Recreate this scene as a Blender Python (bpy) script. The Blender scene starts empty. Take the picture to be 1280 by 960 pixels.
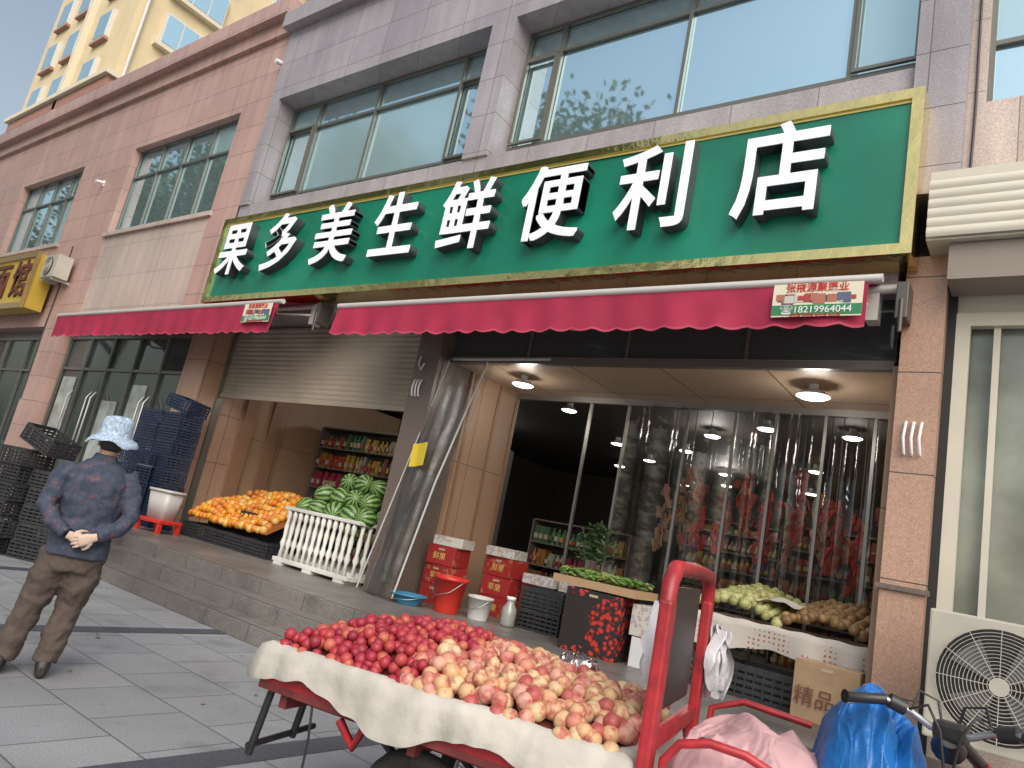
import bpy, bmesh, math, random
import numpy as np
from mathutils import Vector, Matrix, noise as mnoise
random.seed(7); rng=np.random.default_rng(7)
SC=bpy.context.scene; COL=SC.collection
# ------------------------------------------------------------------ materials
MATS={}
def M(name,col,rough=.6,metal=0.,noise=None,bump=None,attr=False,emit=0,spec=.5,pos=False,grime=0):
    if name in MATS: return MATS[name]
    m=bpy.data.materials.new(name); m.use_nodes=True; nt=m.node_tree; N=nt.nodes; L=nt.links
    b=N["Principled BSDF"]; b.inputs["Roughness"].default_value=rough; b.inputs["Metallic"].default_value=metal
    b.inputs["Specular IOR Level"].default_value=spec
    b.inputs["Base Color"].default_value=(*col,1)
    geo=N.new("ShaderNodeNewGeometry"); out=None
    if attr:
        a=N.new("ShaderNodeAttribute"); a.attribute_name="Col"; out=a.outputs["Color"]
    def nz(scale,detail=5):
        n=N.new("ShaderNodeTexNoise"); n.inputs["Scale"].default_value=scale; n.inputs["Detail"].default_value=detail
        L.new(geo.outputs["Position"],n.inputs["Vector"]); return n.outputs["Fac"]
    def mixmul(src,fac,lo,hi):
        r=N.new("ShaderNodeMapRange"); r.inputs[1].default_value=.3; r.inputs[2].default_value=.7; r.inputs[3].default_value=lo; r.inputs[4].default_value=hi
        L.new(fac,r.inputs[0])
        v=N.new("ShaderNodeVectorMath"); v.operation='SCALE'
        if src is None: v.inputs[0].default_value=col
        else: L.new(src,v.inputs[0])
        L.new(r.outputs[0],v.inputs["Scale"]); return v.outputs[0]
    if noise: out=mixmul(out,nz(noise[0]),1-noise[1],1+noise[1])
    if grime: out=mixmul(out,nz(.9,8),1-grime,1+grime*.6)
    if out is not None: L.new(out,b.inputs["Base Color"])
    if bump:
        bp=N.new("ShaderNodeBump"); bp.inputs["Strength"].default_value=bump[1]; bp.inputs["Distance"].default_value=.02
        L.new(nz(bump[0]),bp.inputs["Height"]); L.new(bp.outputs[0],b.inputs["Normal"])
    if emit:
        b.inputs["Emission Color"].default_value=(*col,1); b.inputs["Emission Strength"].default_value=emit
    MATS[name]=m; return m
def stone(name,col,col2,bw,bh,axes='xz',rough=.35,mortar=.006,mcol=(.08,.075,.07),vary=.12,off=0.,speck=.25,grime=.12,streak=0,stain=0):
    m=bpy.data.materials.new(name); m.use_nodes=True; nt=m.node_tree; N=nt.nodes; L=nt.links
    b=N["Principled BSDF"]; b.inputs["Roughness"].default_value=rough
    geo=N.new("ShaderNodeNewGeometry"); sp=N.new("ShaderNodeSeparateXYZ"); L.new(geo.outputs["Position"],sp.inputs[0])
    cb=N.new("ShaderNodeCombineXYZ")
    if axes=='xz':
        ad=N.new("ShaderNodeMath"); ad.operation='ADD'; L.new(sp.outputs[0],ad.inputs[0]); L.new(sp.outputs[1],ad.inputs[1])
        L.new(ad.outputs[0],cb.inputs[0]); L.new(sp.outputs[2],cb.inputs[1])
    else:
        L.new(sp.outputs[0],cb.inputs[0]); L.new(sp.outputs[1],cb.inputs[1])
    br=N.new("ShaderNodeTexBrick"); br.offset=off; br.inputs["Scale"].default_value=1
    br.inputs["Brick Width"].default_value=bw; br.inputs["Row Height"].default_value=bh; br.inputs["Mortar Size"].default_value=mortar; br.inputs["Mortar Smooth"].default_value=.2
    br.inputs["Color1"].default_value=(*col,1); br.inputs["Color2"].default_value=(*col2,1); br.inputs["Mortar"].default_value=(*mcol,1); br.inputs["Bias"].default_value=0
    L.new(cb.outputs[0],br.inputs["Vector"])
    def nz(s,d,vec=None):
        n=N.new("ShaderNodeTexNoise"); n.inputs["Scale"].default_value=s; n.inputs["Detail"].default_value=d; L.new(vec or geo.outputs["Position"],n.inputs["Vector"]); return n.outputs["Fac"]
    def mul(src,f,lo,hi,a=.3,c=.7):
        r=N.new("ShaderNodeMapRange"); r.inputs[1].default_value=a; r.inputs[2].default_value=c; r.inputs[3].default_value=lo; r.inputs[4].default_value=hi; L.new(f,r.inputs[0])
        v=N.new("ShaderNodeVectorMath"); v.operation='SCALE'; L.new(src,v.inputs[0]); L.new(r.outputs[0],v.inputs["Scale"]); return v.outputs[0]
    o=mul(br.outputs["Color"],nz(90,3),1-speck,1+speck); o=mul(o,nz(.7,8),1-grime,1+grime)
    if streak:
        vm=N.new("ShaderNodeVectorMath"); vm.operation='MULTIPLY'; vm.inputs[1].default_value=(5,5,.35); L.new(geo.outputs["Position"],vm.inputs[0])
        o=mul(o,nz(1,6,vm.outputs[0]),1-streak,1+streak*.5)
    if stain:
        o=mul(o,nz(2.3,10),1,1-stain,.55,.68); o=mul(o,nz(14,4),1,1-stain*.8,.66,.70)
    L.new(o,b.inputs["Base Color"])
    rr=N.new("ShaderNodeMapRange"); rr.inputs[3].default_value=rough-.1; rr.inputs[4].default_value=rough+.2; L.new(nz(2.,6),rr.inputs[0]); L.new(rr.outputs[0],b.inputs["Roughness"])
    bp=N.new("ShaderNodeBump"); bp.inputs["Strength"].default_value=.5; bp.inputs["Distance"].default_value=.006; bp.invert=True
    L.new(br.outputs["Fac"],bp.inputs["Height"]); L.new(bp.outputs[0],b.inputs["Normal"])
    MATS[name]=m; return m
def glassy(name,col,alpha,rough=.05,bump=0):
    """thin sheet: mostly see-through with a reflective coat"""
    m=bpy.data.materials.new(name); m.use_nodes=True; nt=m.node_tree; N=nt.nodes; L=nt.links
    o=N["Material Output"]; N.remove(N["Principled BSDF"])
    t=N.new("ShaderNodeBsdfTransparent"); t.inputs[0].default_value=(*col,1)
    g=N.new("ShaderNodeBsdfGlossy"); g.inputs["Roughness"].default_value=rough; g.inputs[0].default_value=(.9,.9,.9,1)
    mx=N.new("ShaderNodeMixShader"); fr=N.new("ShaderNodeFresnel"); fr.inputs[0].default_value=1.45
    ad=N.new("ShaderNodeMath"); ad.operation='ADD'; ad.inputs[1].default_value=alpha; L.new(fr.outputs[0],ad.inputs[0])
    if bump:
        geo=N.new("ShaderNodeNewGeometry"); n=N.new("ShaderNodeTexNoise"); n.inputs["Scale"].default_value=4; L.new(geo.outputs["Position"],n.inputs["Vector"])
        bp=N.new("ShaderNodeBump"); bp.inputs["Strength"].default_value=bump; bp.inputs["Distance"].default_value=.05; L.new(n.outputs["Fac"],bp.inputs["Height"]); L.new(bp.outputs[0],g.inputs["Normal"])
    L.new(ad.outputs[0],mx.inputs[0]); L.new(t.outputs[0],mx.inputs[1]); L.new(g.outputs[0],mx.inputs[2]); L.new(mx.outputs[0],o.inputs[0])
    MATS[name]=m; return m
# ------------------------------------------------------------------ mesh builder
def empty(name,loc=(0,0,0)):
    e=bpy.data.objects.new(name,None); COL.objects.link(e); e.location=loc; e.empty_display_size=.1; return e
class MB:
    def __init__(s): s.v=[]; s.f=[]; s.mi=[]; s.c=[]; s.sm=[]
    def add(s,vs,fs,mi=0,col=(1,1,1),smooth=False):
        o=len(s.v); s.v+= [tuple(v) for v in vs]; s.f+=[tuple(i+o for i in f) for f in fs]; s.mi+=[mi]*len(fs); s.sm+=[smooth]*len(fs); s.c+=[(*col,1)]*len(vs)
    def box(s,x0,x1,y0,y1,z0,z1,mi=0,col=(1,1,1),T=None,bev=0):
        if bev>0:
            bm=bmesh.new(); bmesh.ops.create_cube(bm,size=1)
            for v in bm.verts: v.co=Vector(((x0+x1)/2+v.co.x*(x1-x0),(y0+y1)/2+v.co.y*(y1-y0),(z0+z1)/2+v.co.z*(z1-z0)))
            bmesh.ops.bevel(bm,geom=list(bm.edges),offset=bev,segments=2,affect='EDGES',profile=.6)
            bm.verts.index_update(); vs=[v.co.copy() for v in bm.verts]; fs=[[v.index for v in f.verts] for f in bm.faces]; bm.free()
        else:
            vs=[Vector((x,y,z)) for x in (x0,x1) for y in (y0,y1) for z in (z0,z1)]
            fs=[(0,1,3,2),(4,6,7,5),(0,4,5,1),(2,3,7,6),(0,2,6,4),(1,5,7,3)]
        if T is not None: vs=[T@v for v in vs]
        s.add(vs,fs,mi,col)
    def tube(s,pts,r,n=10,mi=0,col=(1,1,1),cap=True,squash=None,smooth=True):
        pts=[Vector(p) for p in pts]; R=r if isinstance(r,(list,tuple)) else [r]*len(pts)
        vs=[];fs=[]; up=None
        for i,p in enumerate(pts):
            d=(pts[min(i+1,len(pts)-1)]-pts[max(i-1,0)]).normalized()
            if up is None:
                up=Vector((0,0,1)) if abs(d.z)<.9 else Vector((0,1,0))
            a=d.cross(up).normalized(); b=a.cross(d).normalized(); up=b
            for k in range(n):
                t=2*math.pi*k/n; vs.append(p+a*math.cos(t)*R[i]+b*math.sin(t)*R[i])
        for i in range(len(pts)-1):
            for k in range(n):
                fs.append((i*n+k,i*n+(k+1)%n,(i+1)*n+(k+1)%n,(i+1)*n+k))
        s.add(vs,fs,mi,col,smooth)
        if cap: s.add([vs[k] for k in range(n)],[tuple(range(n))[::-1]],mi,col); s.add([vs[-n+k] for k in range(n)],[tuple(range(n))],mi,col)
    def loft(s,rings,mi=0,col=(1,1,1),cap=True,smooth=True):
        n=len(rings[0]); vs=[p for r in rings for p in r]; fs=[]
        for i in range(len(rings)-1):
            for k in range(n): fs.append((i*n+k,i*n+(k+1)%n,(i+1)*n+(k+1)%n,(i+1)*n+k))
        if cap: fs.append(tuple(range(n))[::-1]); fs.append(tuple(range((len(rings)-1)*n,len(rings)*n)))
        s.add(vs,fs,mi,col,smooth)
    def grid(s,fn,nu,nv,mi=0,col=(1,1,1),smooth=True):
        vs=[fn(i/nu,j/nv) for j in range(nv+1) for i in range(nu+1)]
        fs=[(j*(nu+1)+i,j*(nu+1)+i+1,(j+1)*(nu+1)+i+1,(j+1)*(nu+1)+i) for j in range(nv) for i in range(nu)]
        s.add(vs,fs,mi,col,smooth)
    def obj(s,name,mats,parent=None,mods=()):
        me=bpy.data.meshes.new(name); me.from_pydata([tuple(v) for v in s.v],[],s.f)
        for m in mats: me.materials.append(m)
        me.polygons.foreach_set("material_index",s.mi); me.polygons.foreach_set("use_smooth",s.sm)
        a=me.attributes.new("Col","FLOAT_COLOR","POINT"); a.data.foreach_set("color",np.array(s.c,dtype=np.float32).ravel())
        me.update(); o=bpy.data.objects.new(name,me); COL.objects.link(o)
        if parent: o.parent=parent
        return o
def ring(c,a,b,n=20,pw=1.0):
    c=Vector(c);a=Vector(a);b=Vector(b); out=[]
    for k in range(n):
        t=2*math.pi*k/n; ct,st=math.cos(t),math.sin(t)
        out.append(c+a*math.copysign(abs(ct)**pw,ct)+b*math.copysign(abs(st)**pw,st))
    return out
bm=bmesh.new(); bmesh.ops.create_icosphere(bm,subdivisions=2,radius=1); bm.verts.index_update()
ICOV=np.array([v.co[:] for v in bm.verts]); ICOF=np.array([[v.index for v in f.verts] for f in bm.faces]); bm.free()
bm=bmesh.new(); bmesh.ops.create_icosphere(bm,subdivisions=4,radius=1); bm.verts.index_update()
ICOV4=np.array([v.co[:] for v in bm.verts]); ICOF4=np.array([[v.index for v in f.verts] for f in bm.faces]); bm.free()
def fruits(name,pos,rad,cols,mat,parent=None,scale=(1,1,1),hi=False):
    pos=np.array(pos); n=len(pos); rad=np.broadcast_to(np.array(rad),(n,)); V=[];LP=[]; IV,IF=(ICOV4,ICOF4) if hi else (ICOV,ICOF)
    for i in range(n):
        q=Matrix.Rotation(random.uniform(0,6.28),3,'Z')@Matrix.Rotation(random.uniform(-.3,.3) if scale[0]!=1 else random.uniform(0,3),3,'Y')@Matrix.Rotation(random.uniform(0,6),3,'X')
        lp=IV*np.array(scale); V.append((lp@np.array(q).T)*rad[i]+pos[i]); LP.append(IV)
    V=np.concatenate(V); F=np.concatenate([IF+i*len(IV) for i in range(n)])
    me=bpy.data.meshes.new(name); me.from_pydata(V.tolist(),[],F.tolist()); me.materials.append(mat)
    me.polygons.foreach_set("use_smooth",[True]*len(F))
    C=np.repeat(np.concatenate([np.array(cols),np.ones((n,1))],1),len(IV),0).astype(np.float32)
    a=me.attributes.new("Col","FLOAT_COLOR","POINT"); a.data.foreach_set("color",C.ravel())
    a=me.attributes.new("lp","FLOAT_VECTOR","POINT"); a.data.foreach_set("vector",np.concatenate(LP).astype(np.float32).ravel())
    o=bpy.data.objects.new(name,me); COL.objects.link(o)
    if parent: o.parent=parent
    return o
# ------------------------------------------------------------------ palette
pink=stone("pink_granite",(.50,.33,.29),(.455,.295,.26),.95,.62,mcol=(.16,.11,.09),streak=.14)
grey=stone("grey_granite",(.35,.325,.355),(.315,.295,.325),.95,.62,mcol=(.13,.12,.12),streak=.14)
beige=stone("beige_granite",(.52,.43,.38),(.48,.40,.355),1.1,.8,mcol=(.25,.2,.17),streak=.14)
brownst=stone("brown_granite",(.43,.27,.20),(.39,.245,.18),.7,.9,rough=.3)
darkst=M("dark_stone",(.15,.115,.10),.4,noise=(60,.3))
pave=stone("paving",(.245,.25,.262),(.205,.212,.225),.6,.6,'xy',.65,.007,(.10,.10,.105),off=.5,speck=.22,grime=.22,stain=.25)
porchm=stone("porch_tile",(.165,.15,.14),(.14,.13,.12),.8,.8,'xy',.35,.006,(.06,.06,.06),speck=.35,grime=.35,stain=.3)
stripe=M("dark_paver",(.065,.072,.09),.5,noise=(50,.3),grime=.2)
frame=M("window_frame",(.17,.17,.15),.35,.4)
winglass=M("coated_glass",(.58,.80,.88),.03,.85,bump=(.6,.05))
winglass2=M("coated_glass_curtain",(.46,.66,.72),.10,.55,bump=(.6,.05))
darkglass=M("dark_glass",(.05,.07,.07),.04,.0,bump=(.6,.04),spec=.9)
cream=M("cream_paint",(.58,.55,.46),.5,grime=.15)
wood=stone("wood_panel",(.38,.245,.16),(.35,.225,.145),1.2,2.4,rough=.4,mortar=.008,mcol=(.2,.12,.08),speck=.05,grime=.12)
woodceil=stone("ceiling_panel",(.48,.36,.265),(.45,.335,.245),1.2,1.2,'xy',.4,.012,(.18,.12,.08),speck=.03,grime=.04)
black=M("black",(.015,.015,.016),.6); blackpl=M("black_plastic",(.03,.03,.034),.45,noise=(20,.3))
bluepl=M("navy_plastic",(.018,.028,.06),.45,noise=(20,.3))
steel=M("steel",(.45,.45,.46),.35,.9); white=M("white_paint",(.76,.76,.77),.5,grime=.15)
redp=M("red_paint",(.36,.022,.03),.4,grime=.4,noise=(12,.3))
goodsm=M("goods",(1,1,1),.45,attr=True)
# ------------------------------------------------------------------ ground
g=MB(); g.box(-400,400,-400,4.75,-.4,0); g.box(-400,400,4.75,400,-.4,-.004); g.obj("pavement",[pave])
s=MB()
for k in range(-8,6):
    x=-6.82+3.13*k
    if abs(x)<30: s.add([(x-.11,-12,.004),(x+.11,-12,.004),(x+.11,4.75,.004),(x-.11,4.75,.004)],[(0,1,2,3)])
s.obj("paving_band",[stripe])
st=empty("entrance_steps")
s=MB()
s.box(-22,5,4.75,5.05,0,.17,bev=.008); s.box(-22,5,5.05,5.35,0,.34,bev=.008); s.box(-22,5,5.35,20,0,.51,bev=.008)
for y,z in ((4.765,.1702),(5.065,.3402),(5.365,.5102)):
    for q in (0,.03): s.add([(-22,y+q,z+.0015),(5,y+q,z+.0015),(5,y+q+.012,z+.0015),(-22,y+q+.012,z+.0015)],[(0,1,2,3)],1)
s.obj("treads",[porchm,darkst],st)
# a few scraps of litter on the pavement
lt=MB()
for k in range(34):
    x=random.uniform(-9,-3); y=random.uniform(2.6,4.6); a_=random.random()*3; d=Vector((math.cos(a_),math.sin(a_),0))*random.uniform(.01,.03); q=Vector((-d.y,d.x,0))*.6
    c=Vector((x,y,.008)); lt.add([c-d,c+q+Vector((0,0,.006)),c+d,c-q],[(0,1,2,3)],0,random.choice([(.12,.10,.05),(.2,.18,.14),(.08,.10,.04)]))
lt.obj("litter",[goodsm])
# ------------------------------------------------------------------ building
B=empty("shop_building")
b=MB()  # 0 pink 1 grey 2 beige 3 brown 4 dark 5 black
def W(x0,x1,z0,z1,y0,mi,y1=7.6): b.box(x0,x1,y0,y1,z0,z1,mi)
# pink section
W(-34,-12.9,9.15,11.1,6.9,0); W(-34,-26.1,6.8,9.15,6.9,0); W(-21.7,-18.8,6.8,9.15,6.9,0); W(-14.1,-12.9,6.8,9.15,6.9,0)
W(-34,-21.7,4.4,6.8,6.9,0); W(-21.7,-18.8,4.4,6.8,6.9,0); W(-18.8,-14.1,4.4,6.8,6.92,2); W(-14.1,-12.9,4.4,6.8,6.9,0)
W(-26.1,-21.7,6.8,9.15,7.3,5); W(-18.8,-14.1,6.8,9.15,7.3,5)
b.box(-34,-12.95,6.62,7.6,11.1,11.5,0); b.box(-34,-12.95,6.8,6.9,10.75,11.1,0)
b.box(-18.9,-14.0,6.84,6.9,6.70,6.8,2); b.box(-26.2,-21.6,6.84,6.9,6.70,6.8,2)
# grey section
b.box(-12.9,-.76,6.82,7.6,9.07,10.7,1); b.box(-12.95,-.70,6.62,7.6,10.7,11.05,1); b.box(-12.9,-.76,6.9,7.6,11.05,11.5,1)
b.box(-12.9,-12.6,6.82,7.6,6.75,9.07,1); b.box(-7.12,-6.65,6.82,7.6,6.75,9.07,1); b.box(-1.2,-.76,6.78,7.6,5.3,9.07,1)
b.box(-12.9,-1.2,6.86,7.6,4.4,6.75,1)
b.box(-12.6,-7.12,7.45,7.6,6.75,9.07,5); b.box(-6.65,-1.2,7.45,7.6,6.75,9.07,5)
# right section
b.box(-.76,14,6.95,7.6,9,11.5,2); b.box(-.76,-.62,6.95,7.6,5.3,9,2); b.box(-.62,1.6,6.95,7.6,4.4,6.28,2); b.box(1.6,14,6.95,7.6,.0,9,2); b.box(-.62,1.6,7.3,7.6,6.28,9,5)
# ground floor piers
b.box(-20.6,-19.5,6.9,7.6,0,4.4,0); b.box(-34,-25,6.9,7.6,0,4.4,0)
b.box(-13.3,-12.55,6.9,7.9,.5,4.4,3); b.box(-7.17,-6.74,6.9,7.6,.5,4.4,4); b.box(-1.13,-.80,6.85,9,.3,4.7,3); b.box(-.95,-.76,6.9,7.6,4.7,5.3,4)
b.box(-1.16,-.77,6.82,6.9,1.72,1.76,4); b.box(-1.16,-.77,6.82,6.9,.5,.62,4)
b.box(-.8,-.73,7.0,7.6,.3,4.4,5)
b.box(-.73,1.6,7.02,7.6,.0,1.5,2)
# bulk of the building (roof, back, sides)
b.box(-34,14,7.6,22,4.6,11.2,2); b.box(-34,-13.3,8.6,22,0,4.6,5); b.box(-.9,14,7.7,22,0,4.6,5); b.box(-13.3,-.9,20,22,0,4.6,5)
b.obj("walls",[pink,grey,beige,brownst,darkst,black],B)
# interior
i_=MB() # 0 wood 1 ceil 2 black
i_.box(-6.74,-6.68,7.6,8.8,.51,3.7,0); i_.box(-13.3,-12.5,7.9,12,.51,3.75,0); i_.box(-1.2,-1.13,7.0,8.8,.51,3.7,0)
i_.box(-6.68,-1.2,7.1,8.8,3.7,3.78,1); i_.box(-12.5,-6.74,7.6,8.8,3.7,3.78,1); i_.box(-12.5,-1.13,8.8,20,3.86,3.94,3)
i_.box(-7.05,-6.74,7.6,8.8,.51,3.7,0)
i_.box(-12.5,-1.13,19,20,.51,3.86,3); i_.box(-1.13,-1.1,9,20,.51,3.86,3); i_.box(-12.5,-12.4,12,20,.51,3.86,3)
i_.box(-6.68,-1.2,7.12,7.16,3.78,4.4,2)
for x in (-5.4,-4.0,-2.6): i_.box(x-.02,x+.02,7.1,7.13,3.78,4.4,4)
i_.box(-6.68,-1.2,7.05,7.12,3.68,3.76,4)
for yy in (7.9,8.5): i_.box(-12.48,-12.42,yy,yy+.25,.51,3.7,5)
for yy in (7.65,8.25,8.7): i_.box(-6.68,-6.66,yy,yy+.05,.51,3.7,5)
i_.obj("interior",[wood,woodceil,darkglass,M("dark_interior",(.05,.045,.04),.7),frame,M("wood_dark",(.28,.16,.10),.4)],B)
# windows
w=MB() # 0 glass 1 frame
def window(x0,x1,z0,z1,y,vm,hm,fw=.05,gi=0):
    xs=[x0]+sorted(vm)+[x1]; zs=[z0]+sorted(hm)+[z1]
    for xa,xb in zip(xs,xs[1:]):
        for za,zb in zip(zs,zs[1:]):   # every pane sits a touch out of true
            o=[random.uniform(-.004,.004) for _ in range(4)]
            w.add([(xa,y+.03+o[0],za),(xb,y+.03+o[1],za),(xb,y+.03+o[2],zb),(xa,y+.03+o[0]+o[2]-o[1],zb)],[(0,1,2,3)],7 if gi==0 and random.random()<.4 else gi)
    w.box(x0,x1,y-.03,y+.02,z0,z0+fw,1); w.box(x0,x1,y-.03,y+.02,z1-fw,z1,1)
    for x in [x0+fw/2,x1-fw/2]+list(vm): w.box(x-fw/2,x+fw/2,y-.035,y+.018,z0+fw,z1-fw,1)
    for z in hm: w.box(x0+fw,x1-fw,y-.025,y+.016,z-fw/2,z+fw/2,1)
window(-26.1,-21.7,6.8,9.15,7.1,[-25,-23.9,-22.8],[8.4])
window(-18.8,-14.1,6.8,9.15,7.1,[-17.6,-16.45,-15.3],[8.4])
window(-12.6,-7.12,6.75,9.07,7.25,[-11.7,-10.0,-7.95],[8.5,7.08])
window(-6.65,-1.2,6.75,9.07,7.25,[-6.0,-3.96,-1.93],[8.6,7.06])
window(-.62,1.6,6.28,9.0,7.1,[.4],[7.0])
window(-19.5,-13.3,.51,4.2,7.2,[-18.3,-17.1,-15.9,-14.7],[3.4],.06,2)
window(-25,-20.6,.1,4.2,7.2,[-23.5,-22],[3.3],.06,2)
window(-.73,1.6,1.5,4.2,7.1,[.35],[],.09,3)
w.box(-19.5,-13.3,7.25,7.6,4.2,4.4,1); w.box(-25,-20.6,7.25,7.6,4.2,4.4,1); w.box(-.73,1.6,7.05,7.6,4.2,4.4,4)
w.box(-.70,1.6,7.03,7.08,1.46,1.56,4); w.box(-.73,-.62,7.0,7.09,1.5,4.2,4); w.box(-.62,1.6,7.0,7.09,4.08,4.2,4)
w.box(-.45,-.40,7.04,7.09,1.56,4.08,4)
# casement frames in the narrow side lights
for x0,x1 in ((-6.6,-6.03),(-12.55,-11.73),(-7.92,-7.17),(-1.9,-1.25)):
    for a in ((x0,x1,7.1,7.14),(x0,x1,8.5,8.54)): w.box(a[0],a[1],7.18,7.22,a[2],a[3],1)
    for x in (x0,x1-.04): w.box(x,x+.04,7.18,7.22,7.14,8.5,1)
for x in (-17.0,-17.2,-14.6,-14.8,-18.2): w.tube([(x,7.08,1.4),(x,7.0,1.55),(x,7.0,2.7),(x,7.08,2.85)],.022,8,5)
# pale things behind the shop-door glass
for x0,x1,z0,z1 in ((-19.3,-18.6,1.2,3.2),(-16.9,-16.2,.9,2.7),(-15.7,-15.1,1.5,3.1),(-14.5,-13.9,.8,2.6)): w.box(x0,x1,7.205,7.222,z0,z1,6)
w.obj("windows",[winglass,frame,darkglass,M("frosted_glass",(.26,.28,.24),.12,.1,bump=(1,.05),noise=(1.3,.4),grime=.35),cream,steel,M("pale_film",(.38,.42,.40),.25,noise=(3,.3)),winglass2],B)
# small cctv / bullet lights on pink wall
c=MB()
for x,z in ((-12.95,10.0),(-20.0,8.35),(-27.5,8.2)): c.tube([(x,6.88,z),(x,6.7,z-.03)],.05,8); c.box(x-.03,x+.03,6.86,6.9,z-.08,z+.08)
c.obj("cctv_cameras",[white],B)
c=MB()
c.tube([(-12.98,6.88,10.7),(-12.97,6.88,9.0),(-12.99,6.88,7.0),(-13.0,6.88,4.6)],.012,6); c.tube([(-20.55,6.88,6.6),(-20.52,6.88,5.2),(-20.56,6.88,4.4),(-20.5,6.88,2.5)],.014,6)
c.tube([(-.7,6.93,5.36),(-.69,6.93,6.2),(-.71,6.93,9.0),(-.7,6.93,11)],.012,6)
c.obj("cables",[blackpl],B)
# shutters
sh=MB()
def shutter(x0,x1,y,z0,z1,mi=0,p=.085):
    n=int((z1-z0)/p); vs=[];fs=[]
    for k in range(n):
        z=z0+k*p
        sh.grid(lambda u,v,z=z:(x0+(x1-x0)*u,y-.014*math.sin(math.pi*v),z+p*v),1,5,mi)
shutter(-12.5,-7.17,7.35,3.08,4.4); sh.box(-12.5,-7.17,7.32,7.38,3.0,3.08,0)
sh.box(-12.6,-12.5,7.28,7.4,.51,4.4,1); sh.box(-7.24,-7.17,7.28,7.4,.51,4.4,1)
sh.obj("roller_shutter",[M("shutter_metal",(.40,.34,.275),.5,.15,grime=.25),frame],B)
sh=MB(); shutter(-.95,4,6.5,4.72,5.35,0,.09); sh.box(-.95,4,6.53,6.9,4.70,5.36,0); sh.box(-.78,4,6.6,7.0,4.36,4.69,1)
sh.obj("shutter_box",[cream,M("box_brown",(.25,.21,.18),.5,grime=.2)],B)
# ------------------------------------------------------------------ tower behind
T=empty("apartment_tower"); t=MB() # 0 yellow 1 brown 2 glass 3 white
t.box(-51,-38.4,12,30,0,48,0)
for z in range(14,46,3):
    for ya,yb in ((13.4,16.2),(18.6,21.6),(24,27)):
        t.box(-38.4,-38.0,ya-.2,yb+.2,z-.25,z-.05,4); t.box(-38.4,-38.15,ya,yb,z,z+1.8,3); n3=3
        for q in range(n3):
            wd_=(yb-ya-.1)/n3; t.box(-38.15,-38.12,ya+.08+q*wd_,ya+q*wd_+wd_,z+.1,z+1.7,2)
    for x in (-49.5,-46.5,-42.5): 
        t.box(x,x+1.6,11.8,12.0,z,z+1.7,3); t.box(x+.1,x+1.5,11.77,11.8,z+.1,z+1.6,2); t.box(x-.1,x+1.7,11.75,12,z-.2,z-.08,1)
for z in (19.2,34): t.box(-51.3,-38.1,11.7,30.3,z,z+.6,1); t.box(-51.5,-37.9,11.5,30.5,z+.6,z+.85,4)
t.box(-44.6,-44.2,11.7,12,0,48,4); t.tube([(-38.25,12.4,0),(-38.25,12.4,48)],.09,8,3)
t.obj("tower_body",[M("yellow_render",(.68,.56,.35),.8,grime=.08),M("brown_render",(.36,.19,.15),.8),winglass,M("white_frame",(.62,.60,.55),.5),M("cream_render",(.68,.61,.47),.8)],T)
# ------------------------------------------------------------------ main sign
S=empty("shop_sign"); sg=MB(); X0,X1,Z0,Z1=-12.5,-1.04,4.55,6.2
sg.grid(lambda u,v:(X0+.1+(X1-X0-.2)*u,6.47+.004*math.sin(u*37)+.003*math.sin(v*5+u*21),Z0+.1+(Z1-Z0-.2)*v),60,6,0); sg.box(X0+.1,X1-.1,6.49,6.8,Z0+.1,Z1-.1,0)
for a in ((X0,X1,6.43,6.84,Z1-.1,Z1),(X0,X1,6.43,6.84,Z0,Z0+.1),(X0,X0+.1,6.43,6.84,Z0+.1,Z1-.1),(X1-.1,X1,6.43,6.84,Z0+.1,Z1-.1)): sg.box(*a,1)
sg.box(X0+.1,X1-.1,6.455,6.465,Z1-.13,Z1-.1,2)
sg.obj("board",[M("sign_green",(.008,.19,.115),.28,.0,bump=(1.2,.12),grime=.25,spec=.6),M("gold_trim",(.85,.68,.28),.14,1.,bump=(6,.5)),M("gold_line",(.7,.6,.2),.3)],S)
wf=M("letter_white",(.90,.91,.95),.4,emit=.12); ls=M("letter_side",(.06,.075,.085),.4,.3)  # unlit letters; slight emission added so the faces read whiter
for k,ch in enumerate("果多美生鲜便利店"):
    thin=ch in "便美"; of=0 if thin else .018
    shifts=[(0,0)]+([(-.016,.012),(.016,.012),(-.016,-.012),(.016,-.012)] if thin else [])
    for j,(dx,dz) in enumerate(shifts):
        for nm,mt,ext,y in (("side",ls,.078,6.388+.0007*j),("face",wf,.005,6.303+.0007*j)):
            cu=bpy.data.curves.new("letter","FONT"); cu.body=ch; cu.size=1.12; cu.extrude=ext; cu.offset=of; cu.resolution_u=4; cu.align_x='CENTER'; cu.align_y='CENTER'
            cu.materials.append(mt); o=bpy.data.objects.new("letter_%s_%d"%(nm,k),cu); COL.objects.link(o); o.rotation_euler=(math.pi/2,0,0); o.location=(-11.66+1.349*k+dx,y,5.41+dz); o.scale=(.83,.95,1); o.parent=S
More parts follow.
